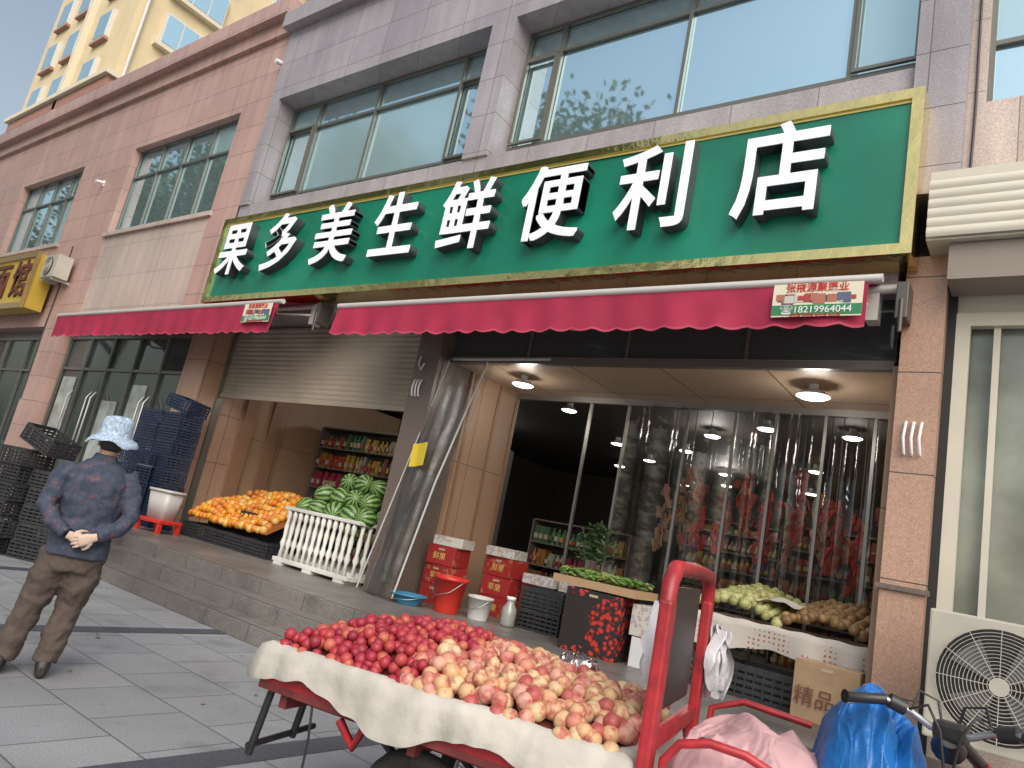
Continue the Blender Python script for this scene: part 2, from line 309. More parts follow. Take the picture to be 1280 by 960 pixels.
# ------------------------------------------------------------------ awnings
awm=M("awning_red",(.33,.016,.055),.75,noise=(3,.12),bump=(5,.15),grime=.18)
def text(body,size,loc,mat,parent,rotz=0,off=0,ext=.001):
    cu=bpy.data.curves.new("text","FONT"); cu.body=body; cu.size=size; cu.offset=off; cu.extrude=ext; cu.align_x='CENTER'; cu.align_y='CENTER'; cu.resolution_u=3; cu.materials.append(mat)
    o=bpy.data.objects.new("lettering",cu); COL.objects.link(o); o.rotation_euler=(math.pi/2,0,rotz); o.location=loc; o.parent=parent; return o
def awning(x0,x1,z,drop,lab):
    A=empty("shop_awning"); a=MB(); n=int((x1-x0)*22)
    def vf(u,v):
        x=x0+(x1-x0)*u; sc=abs(math.sin((x-x0)*math.pi/.26))*.035
        wv=.016*math.sin(x*5)+.014*math.sin(x*13.7+1)
        return (x,6.0-.03*v+wv*v,z-.02-(drop-.05+sc)*v)
    a.grid(vf,n,6)
    a.grid(lambda u,v:(x0+.05+(x1-x0-.1)*u,6.02+.75*v,z+.02+.25*v-.02*math.sin(math.pi*v)),30,4)
    a.grid(lambda u,v:(vf(u,1)[0],vf(u,1)[1]-.004,vf(u,1)[2]-.006+.022*v),n,1,2)
    a.tube([(x0-.02,6.01,z),(x1+.1,6.01,z)],.038,12,1)
    a.tube([(x0,6.72,z+.2),(x1+.16,6.72,z+.2)],.045,12,1)
    for x in (x0+.6,(x0+x1)/2,x1-.1):
        a.tube([(x,6.05,z-.02),(x-.5,6.4,z-.02),(x,6.75,z+.06)],.022,8,1); a.box(x-.05,x+.05,6.7,6.86,z-.1,z+.2,1)
    a.box(x1+.1,x1+.2,6.6,6.84,z-.12,z+.22,3,bev=.01); a.tube([(x1+.15,6.6,z+.05),(x1+.15,6.6,z-.25)],.02,8,3)
    a.obj("canopy",[awm,M("awning_bar",(.62,.60,.57),.4,.3),M("awning_hem",(.45,.05,.1),.7),M("dull_metal",(.12,.11,.10),.5,.5)],A)
    q=MB(); lx=x1-.38; Wd=.36; zt=z-.05
    q.box(lx-Wd,lx+Wd,5.925,5.929,zt-.30,zt,0); q.box(lx-Wd,lx+Wd,5.921,5.924,zt-.285,zt-.195,1)
    for k in range(26):
        xx=lx-Wd+.03+random.random()*(2*Wd-.16); q.box(xx,xx+random.uniform(.04,.12),5.920+k*.0001,5.9225,zt-.19+random.random()*.04,zt-.12+random.random()*.03,2,col=random.choice([(.35,.05,.04),(.05,.08,.1),(.5,.5,.45),(.4,.15,.1),(.1,.12,.2)]))
    q.obj("label",[M("label_cream",(.68,.64,.5),.6),M("label_green",(.03,.2,.08),.6),goodsm],A)
    rd=M("label_red",(.5,.02,.02),.6)
    text("张掖源聚篷业",.085,(lx,5.92,zt-.045),rd,A,off=.001); text("☎18219964044",.085,(lx,5.917,zt-.242),white,A)
    text("遮阳篷 伸缩篷 推拉篷 电动篷",.032,(lx,5.92,zt-.292),rd,A)
awning(-17.4,-9.4,4.27,.5,1); awning(-7.95,-1.26,4.14,.43,2)
# neighbour sign and its AC
NS=empty("restaurant_sign"); n=MB(); n.box(-27,-20.9,6.35,6.8,4.75,6.2,0); n.box(-27.05,-20.85,6.3,6.36,6.1,6.25,1); n.box(-27.05,-20.85,6.3,6.36,4.7,4.85,1); n.box(-20.95,-20.85,6.3,6.36,4.85,6.1,1)
n.obj("board",[M("sign_yellow",(.58,.40,.06),.4,grime=.15),M("sign_trim",(.45,.3,.12),.3,.6)],NS)
for k,ch in enumerate("家常面馆"): text(ch,1.1,(-21.6-1.35*(3-k)*1.0,6.33,5.45),M("letter_maroon",(.12,.03,.02),.5),NS,off=.01,ext=.02)
def ac(name,x0,x1,y0,y1,z0,z1):
    A=empty(name); a=MB(); a.box(x0,x1,y0,y1,z0,z1,0,bev=.015)
    cx=x0+(x1-x0)*.42; cz=(z0+z1)/2; R=min(x1-x0,z1-z0)*.43
    a.tube([(cx,y0-.004,cz),(cx,y0-.002,cz)],R,40,1)
    for k in range(1,17): 
        r=R*k/16; a.tube([(cx+r*math.cos(t),y0-.03,cz+r*math.sin(t)) for t in np.linspace(0,2*math.pi,41)],.0025,5,0,cap=False)
    for k in range(12):
        t=2*math.pi*k/12; a.tube([(cx,y0-.03,cz),(cx+R*math.cos(t),y0-.03,cz+R*math.sin(t))],.003,5,0)
    for k in range(4):
        t=2*math.pi*k/4+.4; a.add([(cx,y0-.01,cz),(cx+R*.85*math.cos(t),y0-.012,cz+R*.85*math.sin(t)),(cx+R*.85*math.cos(t+.8),y0-.02,cz+R*.85*math.sin(t+.8))],[(0,1,2)],2)
    a.tube([(cx,y0-.034,cz),(cx,y0-.02,cz)],R*.16,16,0)
    for x in (x0+.1,x1-.15): a.box(x,x+.05,y0+.02,y1+.3,z0-.06,z0,0)
    a.obj("casing",[M("ac_casing",(.50,.475,.41),.5,grime=.25),black,M("fan_blade",(.12,.12,.12),.5)],A)
ac("ac_outdoor_unit",-.66,.34,6.0,6.4,.78,1.62); ac("ac_outdoor_unit",-20.75,-19.9,6.45,6.8,5.55,6.15)
# ------------------------------------------------------------------ ceiling lamps
lampm=M("lamp_glow",(1,.95,.88),.5,emit=9); 
def lamp(x,y,z,r=.16,power=0):
    L_=empty("ceiling_lamp"); a=MB(); rings=[ring((x,y,z-h),(rr,0,0),(0,rr,0),20) for h,rr in ((0,.05),(.06,.05),(.07,r*.6),(.13,r))]
    a.loft(rings,0,cap=False); a.loft([ring((x,y,z-h),(rr,0,0),(0,rr,0),20) for h,rr in ((.125,r*.96),(.145,r*.8),(.155,r*.3))],1)
    a.obj("shade",[white,lampm],L_)
    if power:
        l=bpy.data.lights.new("bulb","POINT"); l.energy=power; l.color=(1,.93,.83); l.shadow_soft_size=.12; o=bpy.data.objects.new("bulb",l); COL.objects.link(o); o.location=(x,y,z-.25); o.parent=L_
lamp(-5.85,7.7,3.7,.15,13); lamp(-2.05,7.7,3.7,.17,15); lamp(-10.5,8.4,3.7,.14,12)
for x,y,p in ((-6.4,9.8,0),(-6.9,12.5,0),(-4.4,11,30),(-3.4,13.5,0),(-5.6,15,40),(-8.4,15.5,0),(-2.2,10.4,12),(-4.2,16.5,0),(-9.6,11.5,25),(-7.6,17.6,0),(-2.4,15.5,0),(-3.3,10.2,0),(-5.5,12.6,0),(-7.0,14.2,0),(-6.2,16.8,0)): lamp(x,y,3.86,.13,p)
# ------------------------------------------------------------------ curtain screen, strips
pvc=glassy("pvc_sheet",(.84,.86,.86),.015,.16,.25); pvc2=glassy("pvc_strip",(.88,.90,.90),.03,.12,.3)
CU=empty("strip_curtain"); a=MB()
for k,x in enumerate((-5.35,-4.74,-3.86,-3.22,-2.72,-2.15,-1.62)): a.box(x-.018,x+.018,8.74,8.78,.51,3.7,1)
a.box(-6.68,-1.2,8.72,8.8,3.62,3.7,1)
for x0,x1 in ((-4.72,-3.88),(-3.84,-3.24),(-3.2,-2.74),(-2.7,-2.17),(-2.13,-1.64),(-1.6,-1.2)):
    ph=random.random()*6; a.grid(lambda u,v:(x0+(x1-x0)*u,8.76+.03*math.sin(u*12+ph)+.03*math.sin(v*5+ph),.6+3.05*v),18,8,0)
a.obj("strips",[pvc2,M("dull_steel",(.30,.29,.27),.4,.7)],CU)
CU=empty("plastic_door_curtain"); a=MB()
def sheet(top0,top1,bot0,bot1,z0,z1,amp,ph):
    def fn(u,v):
        t=Vector(top0).lerp(Vector(top1),u); b_=Vector(bot0).lerp(Vector(bot1),u); p=b_.lerp(t,v)
        return (p.x+.02*math.sin(v*8+ph),p.y+amp*math.sin(u*7+ph+v*2)*(1-.3*v)+.015*math.sin(u*23+v*6)+.02*mnoise.noise(Vector((u*6,v*9,ph))),z0+(z1-z0)*v)
    a.grid(fn,36,40,0)
sheet((-6.68,7.05),(-6.0,7.05),(-6.95,6.62),(-6.3,6.55),.55,3.7,.04,1); sheet((-6.5,7.08),(-5.85,7.08),(-6.75,6.75),(-6.35,6.7),.7,3.7,.05,3)
a.tube([(-6.28,6.55,.55),(-6.18,6.75,2.0),(-6.0,7.05,3.7)],.014,6,1); a.tube([(-6.97,6.6,.55),(-6.88,6.78,1.7),(-6.68,7.05,3.7)],.010,6,1); a.tube([(-6.6,7.05,3.72),(-5.0,7.05,3.74)],.02,8,1)
a.grid(lambda u,v:(-6.62+.26*u,6.67+.02*math.sin(u*5),2.15+.3*v+.04*u),4,4,2)
a.obj("sheets",[pvc,M("white_tape",(.45,.45,.43),.4),M("yellow_sticker",(.65,.48,.04),.5)],CU)
h=MB()
def hooks(x,y,z,s=1):
    for k,dx in enumerate((-.06,.0,.06)): h.tube([(x+dx,y,z+.14*s),(x+dx,y-.02,z+.13*s),(x+dx-.012,y-.03,z),(x+dx,y-.02,z-.13*s),(x+dx,y,z-.14*s)],.013,8)
hooks(-.97,6.83,3.0); hooks(-7.0,6.88,3.25,.8)
for x in (-7.0,): h.tube([(x-.06,6.88,3.7),(x-.06,6.86,3.6),(x,6.86,3.5),(x+.05,6.86,3.6)],.012,6)
h.obj("door_handle",[white])
# ------------------------------------------------------------------ goods / shelves
def shelf(name,x0,x1,y0,y1,z0,z1,rows,pal,item=(.07,.11),face='y'):
    E=empty(name); f=MB(); gd=MB(); H=(z1-z0)/rows
    f.box(x0,x1,y1-.03,y1,z0,z1,0); f.box(x0-.03,x0,y0,y1,z0,z1,0); f.box(x1,x1+.03,y0,y1,z0,z1,0)
    for r in range(rows+1): f.box(x0,x1,y0,y1-.03,z0+r*H-.012,z0+r*H+.012,0)
    for r in range(rows):
        x=x0+.02; 
        while x<x1-.1:
            wd=random.uniform(*item); c0=random.choice(pal); reps=random.randint(2,6); hh=random.uniform(.55,.88)*(H-.03)
            for q in range(reps):
                if x>x1-wd: break
                cc=[max(0,min(1,v*random.uniform(.8,1.2))) for v in c0]; zz=z0+r*H+.014
                if random.random()<.5:
                    gd.tube([(x+wd/2,y0+.08,zz),(x+wd/2,y0+.08,zz+hh*.7),(x+wd/2,y0+.08,zz+hh*.8),(x+wd/2,y0+.08,zz+hh)],[wd*.45,wd*.45,wd*.2,wd*.18],8,0,cc)
                else: gd.box(x+.004,x+wd-.004,y0+.02,y0+.2,zz,zz+hh,0,cc)
                gd.box(x+wd*.15,x+wd*.85,y0+.0,y0+.06,zz+hh*.2,zz+hh*.5,0,random.choice([(.4,.36,.28),(.3,.05,.05),(.35,.28,.1),cc]))
                x+=wd
            x+=.01
    f.obj("rack",[M("rack_metal",(.13,.11,.10),.5)],E); gd.obj("goods",[goodsm],E)
P1=[(.25,.05,.03),(.28,.12,.02),(.3,.2,.05),(.05,.11,.05),(.15,.06,.04),(.28,.25,.2),(.05,.06,.14),(.22,.02,.05)]
shelf("drinks_shelf",-12.2,-7.6,9.6,10.1,.51,3.0,6,P1,(.08,.12))
shelf("snack_shelf",-6.6,-4.9,9.7,10.2,.51,1.9,4,P1)
shelf("snack_shelf",-7.2,-1.5,17,17.5,.51,2.9,7,P1,(.1,.2))
shelf("snack_shelf",-5.0,-3.4,12,12.5,.51,2.3,6,P1)
shelf("snack_shelf",-3.2,-1.4,11.2,11.7,.51,2.5,6,P1)
hg=empty("hanging_goods"); a=MB()
strs=[(-4.25,9.3,(.5,.3,.2)),(-4.1,9.6,(.5,.25,.15)),(-3.75,9.3,(.55,.03,.03)),(-3.5,9.5,(.55,.04,.03)),(-3.15,9.3,(.5,.05,.03)),(-2.95,9.6,(.55,.03,.03)),(-2.5,9.3,(.5,.03,.03)),(-2.25,9.5,(.55,.2,.1)),(-1.8,9.3,(.55,.03,.03)),(-1.55,9.5,(.5,.05,.04)),(-2.75,9.9,(.5,.3,.2)),(-3.35,9.9,(.5,.04,.03)),(-2.05,9.2,(.5,.03,.03))]
for x,y,cc in strs:
    zt=random.uniform(2.5,3.0); zb=zt-random.uniform(.6,1.1); a.tube([(x,y,3.86),(x,y,zb)],.006,5,0,(.2,.2,.2)); z=zt
    while z>zb:
        for q in range(3):
            Tm=Matrix.Translation((x+random.gauss(0,.05),y+random.gauss(0,.05),z))@Matrix.Rotation(random.uniform(-.5,.5),4,'Y')@Matrix.Rotation(random.uniform(0,3),4,'Z'); sx=random.uniform(.015,.045); sz=random.uniform(.04,.09)
            a.box(-sx,sx,-.012,.012,-sz,sz,0,[v*random.uniform(.5,1.2) for v in cc],T=Tm,bev=.008)
        z-=.075
a.obj("packets",[goodsm],hg)
# ------------------------------------------------------------------ crates
def crate(mb,cx,cy,z,w_,d_,h_,rot=0,mi=0,tilt=0):
    T=Matrix.Translation((cx,cy,z))@Matrix.Rotation(rot,4,'Z')@Matrix.Rotation(tilt,4,'Y'); t=.012
    for sy in (-1,1):
        y=sy*d_/2
        for r in range(5): zz=h_*r/5; mb.box(-w_/2,w_/2,y-t/2,y+t/2,zz,zz+h_*(.12 if r<4 else .2),mi,T=T)
        for k in range(8): x=-w_/2+w_*k/7; mb.box(x-.008,x+.008,y-t*.8,y+t*.8,0,h_,mi,T=T)
    for sx in (-1,1):
        x=sx*w_/2
        for r in range(5): zz=h_*r/5; mb.box(x-t/2,x+t/2,-d_/2,d_/2,zz+.001,zz+h_*(.12 if r<4 else .2)+.001,mi,T=T)
        for k in range(6): y=-d_/2+d_*k/5; mb.box(x-t*.8,x+t*.8,y-.008,y+.008,0,h_,mi,T=T)
    mb.box(-w_/2,w_/2,-d_/2,d_/2,.0,.012,mi,T=T)
E=empty("plastic_crate_stack"); a=MB()
for k in range(6): crate(a,-11.3+random.gauss(0,.03),4.1+random.gauss(0,.03),.0+k*.235,.6,.42,.23,.2,0)
for k in range(5): crate(a,-10.75+random.gauss(0,.03),4.45,.0+k*.235,.6,.42,.23,.5,0)
for k in range(4): crate(a,-12.2,3.9,.0+k*.235,.6,.42,.23,-.2,0)
crate(a,-11.0,4.2,1.45,.6,.42,.23,.3,0,.3)
a.obj("crates",[blackpl],E)
E=empty("navy_crate_stack"); a=MB()
for k in range(8): crate(a,-12.95,6.6,.51+k*.25,.6,.42,.24,.1+random.gauss(0,.04),0)
for k in range(8): crate(a,-12.3,6.65,.51+k*.25,.6,.42,.24,random.gauss(0,.05),0)
for k in range(5): crate(a,-12.6,6.15,.51+k*.25,.6,.42,.24,random.gauss(0,.06),0)
crate(a,-12.3,6.65,2.54,.6,.42,.24,.2,0,.2)
a.obj("crates",[bluepl],E)
# oranges stand
E=empty("orange_stand"); a=MB()
for k in range(4):
    for j in range(2): crate(a,-11.35+k*.6,7.05+j*.5,.51,.58,.46,.24+.08*j,0,0)
a.box(-11.7,-9.45,7.3,8.3,.51,1.1,1)
oz=lambda x,y:.87+.55*min(1,(y-6.9)/1.1)+.10*math.sin(x*4)*math.sin(y*5)
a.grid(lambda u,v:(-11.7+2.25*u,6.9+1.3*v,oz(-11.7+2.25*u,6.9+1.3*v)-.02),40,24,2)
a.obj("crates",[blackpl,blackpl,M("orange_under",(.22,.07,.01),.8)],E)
pos=[];cs=[]
for x in np.arange(-11.65,-9.5,.108):
    for y in np.arange(6.92,8.2,.104):
        z=oz(x,y)+random.uniform(-.01,.03)
        pos.append((x+random.uniform(-.022,.022),y+random.uniform(-.022,.022),z)); c0=random.choice([(.64,.24,.02),(.68,.30,.03),(.60,.18,.02),(.64,.38,.10),(.55,.20,.04)]); cs.append(c0)
fruits("oranges",pos,rng.uniform(.056,.074,len(pos)),cs,M("orange_skin",(1,1,1),.45,attr=True,noise=(30,.12),bump=(120,.15)),E)
# watermelon rack
E=empty("watermelon_rack"); a=MB(); x0,x1,y0,y1=-8.95,-7.42,6.8,7.6
a.box(x0,x1,y0+.05,y1,.6,.66,0)
for k in range(12):
    x=x0+.06+(x1-x0-.12)*k/11; r=.036
    a.loft([ring((x,y0,z),(rr,0,0),(0,rr,0),10) for z,rr in ((.60,r),(.75,r*.6),(.82,r*1.25),(.9,r*.65),(1.05,r),(1.15,r*.6),(1.22,r*1.1),(1.3,r*.7))],0)
for k in range(6):
    y=y0+.1+(y1-y0-.1)*k/5
    for x in (x0,x1): a.loft([ring((x,y,z),(rr,0,0),(0,rr,0),10) for z,rr in ((.60,.036),(.75,.02),(.82,.045),(.9,.022),(1.05,.036),(1.15,.022),(1.3,.03))],0)
a.box(x0-.05,x1+.05,y0-.04,y0+.04,.55,.61,0,bev=.01); a.box(x0-.05,x1+.05,y0-.04,y0+.04,1.29,1.34,0,bev=.01)
for x in (x0,x1): a.box(x-.045,x+.045,y0+.041,y1,.55,.61,0); a.box(x-.045,x+.045,y0+.041,y1,1.29,1.34,0)
for x in (x0+.1,x1-.1,(x0+x1)/2): a.box(x-.09,x+.09,y0-.05,y0+.3,.51,.549,0)
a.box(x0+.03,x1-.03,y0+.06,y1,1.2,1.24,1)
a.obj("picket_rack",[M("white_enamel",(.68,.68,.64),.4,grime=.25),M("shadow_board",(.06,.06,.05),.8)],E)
wm=bpy.data.materials.new("watermelon_skin"); wm.use_nodes=True; N=wm.node_tree.nodes; L=wm.node_tree.links
at=N.new("ShaderNodeAttribute"); at.attribute_name="lp"; sp=N.new("ShaderNodeSeparateXYZ"); L.new(at.outputs["Vector"],sp.inputs[0])
an=N.new("ShaderNodeMath"); an.operation='ARCTAN2'; L.new(sp.outputs[1],an.inputs[0]); L.new(sp.outputs[2],an.inputs[1])
nz=N.new("ShaderNodeTexNoise"); nz.inputs["Scale"].default_value=7; nz.inputs["Detail"].default_value=5; L.new(at.outputs["Vector"],nz.inputs["Vector"])
m1=N.new("ShaderNodeMath"); m1.operation='MULTIPLY_ADD'; m1.inputs[1].default_value=11; L.new(an.outputs[0],m1.inputs[0])
m0=N.new("ShaderNodeMath"); m0.operation='MULTIPLY'; m0.inputs[1].default_value=4; L.new(nz.outputs["Fac"],m0.inputs[0]); L.new(m0.outputs[0],m1.inputs[2])
sn=N.new("ShaderNodeMath"); sn.operation='SINE'; L.new(m1.outputs[0],sn.inputs[0])
mp=N.new("ShaderNodeMapRange"); mp.inputs[1].default_value=-1; mp.inputs[2].default_value=1; L.new(sn.outputs[0],mp.inputs[0])
cr=N.new("ShaderNodeValToRGB"); cr.color_ramp.elements[0].position=.42; cr.color_ramp.elements[0].color=(.20,.31,.10,1); cr.color_ramp.elements[1].position=.6; cr.color_ramp.elements[1].color=(.018,.065,.015,1); L.new(mp.outputs[0],cr.inputs[0])
L.new(cr.outputs[0],N["Principled BSDF"].inputs["Base Color"]); N["Principled BSDF"].inputs["Roughness"].default_value=.4
pos=[]
for x in np.arange(-8.80,-7.35,.33):
    for j,y in enumerate(np.arange(6.97,7.7,.29)):
        pos.append((x+random.uniform(-.02,.02)+(.1 if j%2 else 0),y+random.uniform(-.02,.02),1.38+.14*(y-6.95)))
for x in np.arange(-8.62,-7.5,.33):
    pos.append((x,7.14+random.uniform(-.03,.03),1.60)); pos.append((x+.12,7.44,1.63))
for p_ in ((-8.4,7.35,1.84),(-8.05,7.32,1.85),(-7.75,7.35,1.82)): pos.append(p_)
fruits("watermelons",pos,rng.uniform(.135,.16,len(pos)),[(1,1,1)]*len(pos),wm,E,scale=(1.12,1,1),hi=True)
# red stool with white bin
E=empty("storage_bin"); a=MB(); T=Matrix.Translation((-11.45,6.3,0))@Matrix.Rotation(.2,4,'Z')
a.loft([[T@Vector(p) for p in ring((0,0,z),(hx,0,0),(0,hx*.75,0),24,.45)] for z,hx in ((.72,.2),(1.15,.25))],1)
a.loft([[T@Vector(p) for p in ring((0,0,z),(hx,0,0),(0,hx*.75,0),24,.45)] for z,hx in ((1.15,.27),(1.19,.27))],1)
a.box(-.28,.28,-.22,.22,.66,.72,0,T=T,bev=.015)
for sx in (-1,1):
    for sy in (-1,1): a.box(sx*.24-.03,sx*.24+.03,sy*.18-.03,sy*.18+.03,.51,.66,0,T=T)
a.obj("bin_on_stool",[M("red_plastic",(.50,.03,.02),.35),M("frosted_plastic",(.45,.43,.42),.35)],E)
# buckets / jar
def bucket(name,x,y,r0,r1,h,mat,z=.51):
    E=empty(name); a=MB(); R_=[(0,r0*.98),(.01,r0),(h*.9,r1*.97),(h*.9,r1*1.05),(h,r1*1.06),(h,r1*.97),(.03,r0*.9)]
    a.loft([ring((x,y,z+q),(r,0,0),(0,r,0),28) for q,r in R_],0); a.tube([(x-r1*1.05,y,z+h*.95),(x-r1*.7,y-r1*.8,z+h*.6),(x,y-r1*1.15,z+h*.45),(x+r1*.7,y-r1*.8,z+h*.6),(x+r1*1.05,y,z+h*.95)],.004,6,1)
    a.obj("pail",[mat,steel],E)
bucket("red_bucket",-5.8,7.0,.15,.21,.42,M("red_plastic",(.55,.03,.02),.35)); bucket("white_bucket",-5.42,7.15,.12,.15,.27,M("pail_white",(.55,.55,.54),.45,grime=.2))
bucket("blue_basin",-6.2,6.75,.14,.22,.12,M("cyan_plastic",(.05,.22,.38),.35))
E=empty("plastic_jar"); a=MB(); a.loft([ring((-5.12,7.35,.51+q),(r,0,0),(0,r,0),20) for q,r in ((0,.08),(.02,.09),(.2,.09),(.26,.05),(.3,.045))]); a.loft([ring((-5.12,7.35,.51+q),(r,0,0),(0,r,0),20) for q,r in ((.3,.055),(.34,.055))],1); a.obj("jar",[M("jar_plastic",(.28,.29,.27),.15,spec=.8),white],E)
# boxes
def printed(name,c1,c2,c3,sc):
    m=bpy.data.materials.new(name); m.use_nodes=True; N=m.node_tree.nodes; L=m.node_tree.links; geo=N.new("ShaderNodeNewGeometry")
    v=N.new("ShaderNodeTexVoronoi"); v.inputs["Scale"].default_value=sc; L.new(geo.outputs["Position"],v.inputs["Vector"])
    r=N.new("ShaderNodeValToRGB"); r.color_ramp.interpolation='CONSTANT'; e=r.color_ramp.elements; e[0].color=(*c2,1); e[1].position=.38; e[1].color=(*c3,1); x=e.new(.5); x.color=(*c1,1)
    L.new(v.outputs["Distance"],r.inputs[0])
    n=N.new("ShaderNodeTexNoise"); n.inputs["Scale"].default_value=2.5; L.new(geo.outputs["Position"],n.inputs["Vector"]); q=N.new("ShaderNodeMath"); q.operation='GREATER_THAN'; q.inputs[1].default_value=.48; L.new(n.outputs["Fac"],q.inputs[0])
    mx=N.new("ShaderNodeMix"); mx.data_type='RGBA'; mx.inputs["A"].default_value=(*c1,1); L.new(q.outputs[0],mx.inputs["Factor"]); L.new(r.outputs[0],mx.inputs["B"]); L.new(mx.outputs["Result"],N["Principled BSDF"].inputs["Base Color"]); N["Principled BSDF"].inputs["Roughness"].default_value=.5
    return m
cherry=printed("cherry_print",(.02,.015,.015),(.45,.03,.02),(.2,.01,.01),19); redbx=printed("red_carton",(.30,.02,.02),(.36,.12,.06),(.34,.04,.03),14); whbx=printed("white_carton",(.50,.48,.45),(.32,.34,.40),(.42,.28,.24),22)
gold=M("carton_gold",(.6,.42,.12),.5)
def carton(name,x0,x1,y0,y1,z0,z1,mat,rot=0,lab=None):
    E=empty(name); a=MB(); cx,cy=(x0+x1)/2,(y0+y1)/2; T=Matrix.Translation((cx,cy,0))@Matrix.Rotation(rot,4,'Z')@Matrix.Translation((-cx,-cy,0))
    a.box(x0,x1,y0,y1,z0,z1,0,T=T,bev=.006); a.box(x0+.01,x1-.01,(y0+y1)/2-.025,(y0+y1)/2+.025,z1,z1+.002,1,T=T); a.box(x0-.002,x0,(y0+y1)/2-.025,(y0+y1)/2+.025,z1-.08,z1,1,T=T)
    a.box((x0+x1)/2-.05,(x0+x1)/2+.05,y0-.003,y0,z1-.06,z1-.035,1,T=T)
    a.obj("carton",[mat,M("packing_tape",(.4,.33,.22),.3)],E)
    if lab: text(lab,(z1-z0)*.42,(cx,y0-.006,(z0+z1)/2-.02),gold,E,rot)
for k,(x,y,z) in enumerate([(-6.35,7.5,.51),(-6.35,7.5,.76),(-6.35,7.5,1.01),(-5.75,8.0,.51),(-5.75,8.0,.76),(-5.75,8.0,1.01),(-5.25,8.2,.51),(-5.25,8.2,.76)]): carton("red_fruit_carton",x-.22,x+.22,y-.18,y+.18,z,z+.245,redbx,random.gauss(0,.07),random.choice(["鲜果","苹果",None]))
for k,(x,y,z) in enumerate([(-5.75,7.95,1.26),(-5.2,8.1,1.01),(-4.7,8.2,1.0),(-6.3,7.5,1.26)]): carton("white_fruit_carton",x-.22,x+.22,y-.17,y+.17,z,z+.12,whbx,random.gauss(0,.2))
E=empty("plastic_crate_stack"); a=MB()
for k in range(2):
    for x in (-4.85,): crate(a,x,7.75,.51+k*.25,.55,.42,.24,.1)
crate(a,-4.3,8.0,.51,.6,.42,.24); crate(a,-4.3,8.0,.76,.6,.42,.24); crate(a,-2.75,7.35,.51,.6,.45,.3); crate(a,-2.1,7.4,.51,.6,.45,.3); crate(a,-4.7,8.2,.51,.5,.42,.24); crate(a,-4.7,8.2,.75,.5,.42,.24)
a.obj("crates",[blackpl],E)
carton("cherry_carton",-4.15,-3.5,6.95,7.35,.51,1.15,cherry,.06)
E=empty("vegetable_tray"); a=MB(); a.box(-4.35,-3.35,6.95,7.5,1.17,1.25,0)
a.obj("tray",[M("tray_wood",(.38,.25,.14),.6)],E)
pos=[(random.uniform(-4.3,-3.4),random.uniform(7.0,7.45),1.27+random.uniform(0,.07)) for _ in range(260)]
fruits("greens",pos,rng.uniform(.02,.035,260),[random.choice([(.08,.17,.03),(.12,.22,.04),(.06,.12,.02),(.22,.26,.08)]) for _ in pos],M("greens",(1,1,1),.5,attr=True),E,scale=(2.2,.6,.5))
carton("foam_box",-3.4,-2.95,7.1,7.5,.51,.80,M("foam",(.55,.56,.57),.7,grime=.2),.1); carton("foam_box",-3.42,-2.93,7.08,7.52,.81,1.12,whbx,.0)
carton("brown_carton",-1.75,-1.22,6.95,7.25,.51,1.0,M("cardboard",(.33,.22,.13),.7,noise=(8,.1),grime=.15),-.03)
text("精品土",.17,(-1.48,6.93,.70),M("ink_brown",(.14,.05,.03),.7),bpy.data.objects["brown_carton"],-.03)
# fruit table
E=empty("fruit_table"); a=MB(); a.box(-2.95,-1.22,7.3,8.5,1.14,1.18,0)
for x in (-2.9,-1.3):
    for y in (7.4,8.4): a.box(x,x+.05,y,y+.05,.51,1.14,0)
def tc(u,v):
    x=-2.98+1.78*u; k=max(0,1-2*v)
    return (x,7.26-.03*math.sin(u*23+2*math.sin(u*7))*k+.25*max(0,v-.5)*2*.3,1.20-(.27+.05*math.sin(u*9))*k+.005*math.sin(u*40))
a.grid(tc,90,8,1)
pd=bpy.data.materials.new("polka_cloth"); pd.use_nodes=True; N=pd.node_tree.nodes; L=pd.node_tree.links; geo=N.new("ShaderNodeNewGeometry"); v=N.new("ShaderNodeTexVoronoi"); v.inputs["Scale"].default_value=22; v.inputs["Randomness"].default_value=.15; L.new(geo.outputs["Position"],v.inputs["Vector"])
r=N.new("ShaderNodeValToRGB"); r.color_ramp.interpolation='CONSTANT'; r.color_ramp.elements[0].color=(.35,.09,.08,1); r.color_ramp.elements[1].position=.25; r.color_ramp.elements[1].color=(.48,.44,.40,1); L.new(v.outputs["Distance"],r.inputs[0]); L.new(r.outputs[0],N["Principled BSDF"].inputs["Base Color"])
a.obj("table",[M("tray_wood",(.5,.32,.16),.6),pd],E)
pos=[];cs=[];rr=[]
for x in np.arange(-2.92,-1.24,.085):
    for y in np.arange(7.34,8.4,.08):
        kiwi=x>-2.05; hgt=.13*math.sin(math.pi*min(1,max(0,(x+2.95)/.9 if not kiwi else (x+2.1)/.9)))+.16*(y-7.3)
        pos.append((x+random.gauss(0,.015),y+random.gauss(0,.015),1.225+hgt+random.gauss(0,.01))); cs.append(random.choice([(.22,.13,.05),(.28,.17,.07),(.18,.10,.04)]) if kiwi else random.choice([(.38,.38,.17),(.45,.41,.2),(.32,.35,.13),(.28,.28,.1)])); rr.append(random.uniform(.038,.052))
fruits("kiwis_and_pears",pos,rr,cs,M("fruit_skin",(1,1,1),.5,attr=True,noise=(40,.2)),E,scale=(1.15,1,1))
a=MB(); a.grid(lambda u,v:(-2.35+.45*u,7.5+.5*v,1.40+.06*mnoise.noise(Vector((u*3,v*3,1)))+.04*math.sin(math.pi*u)),18,14); a.obj("paper",[M("newsprint",(.5,.47,.43),.8)],E)
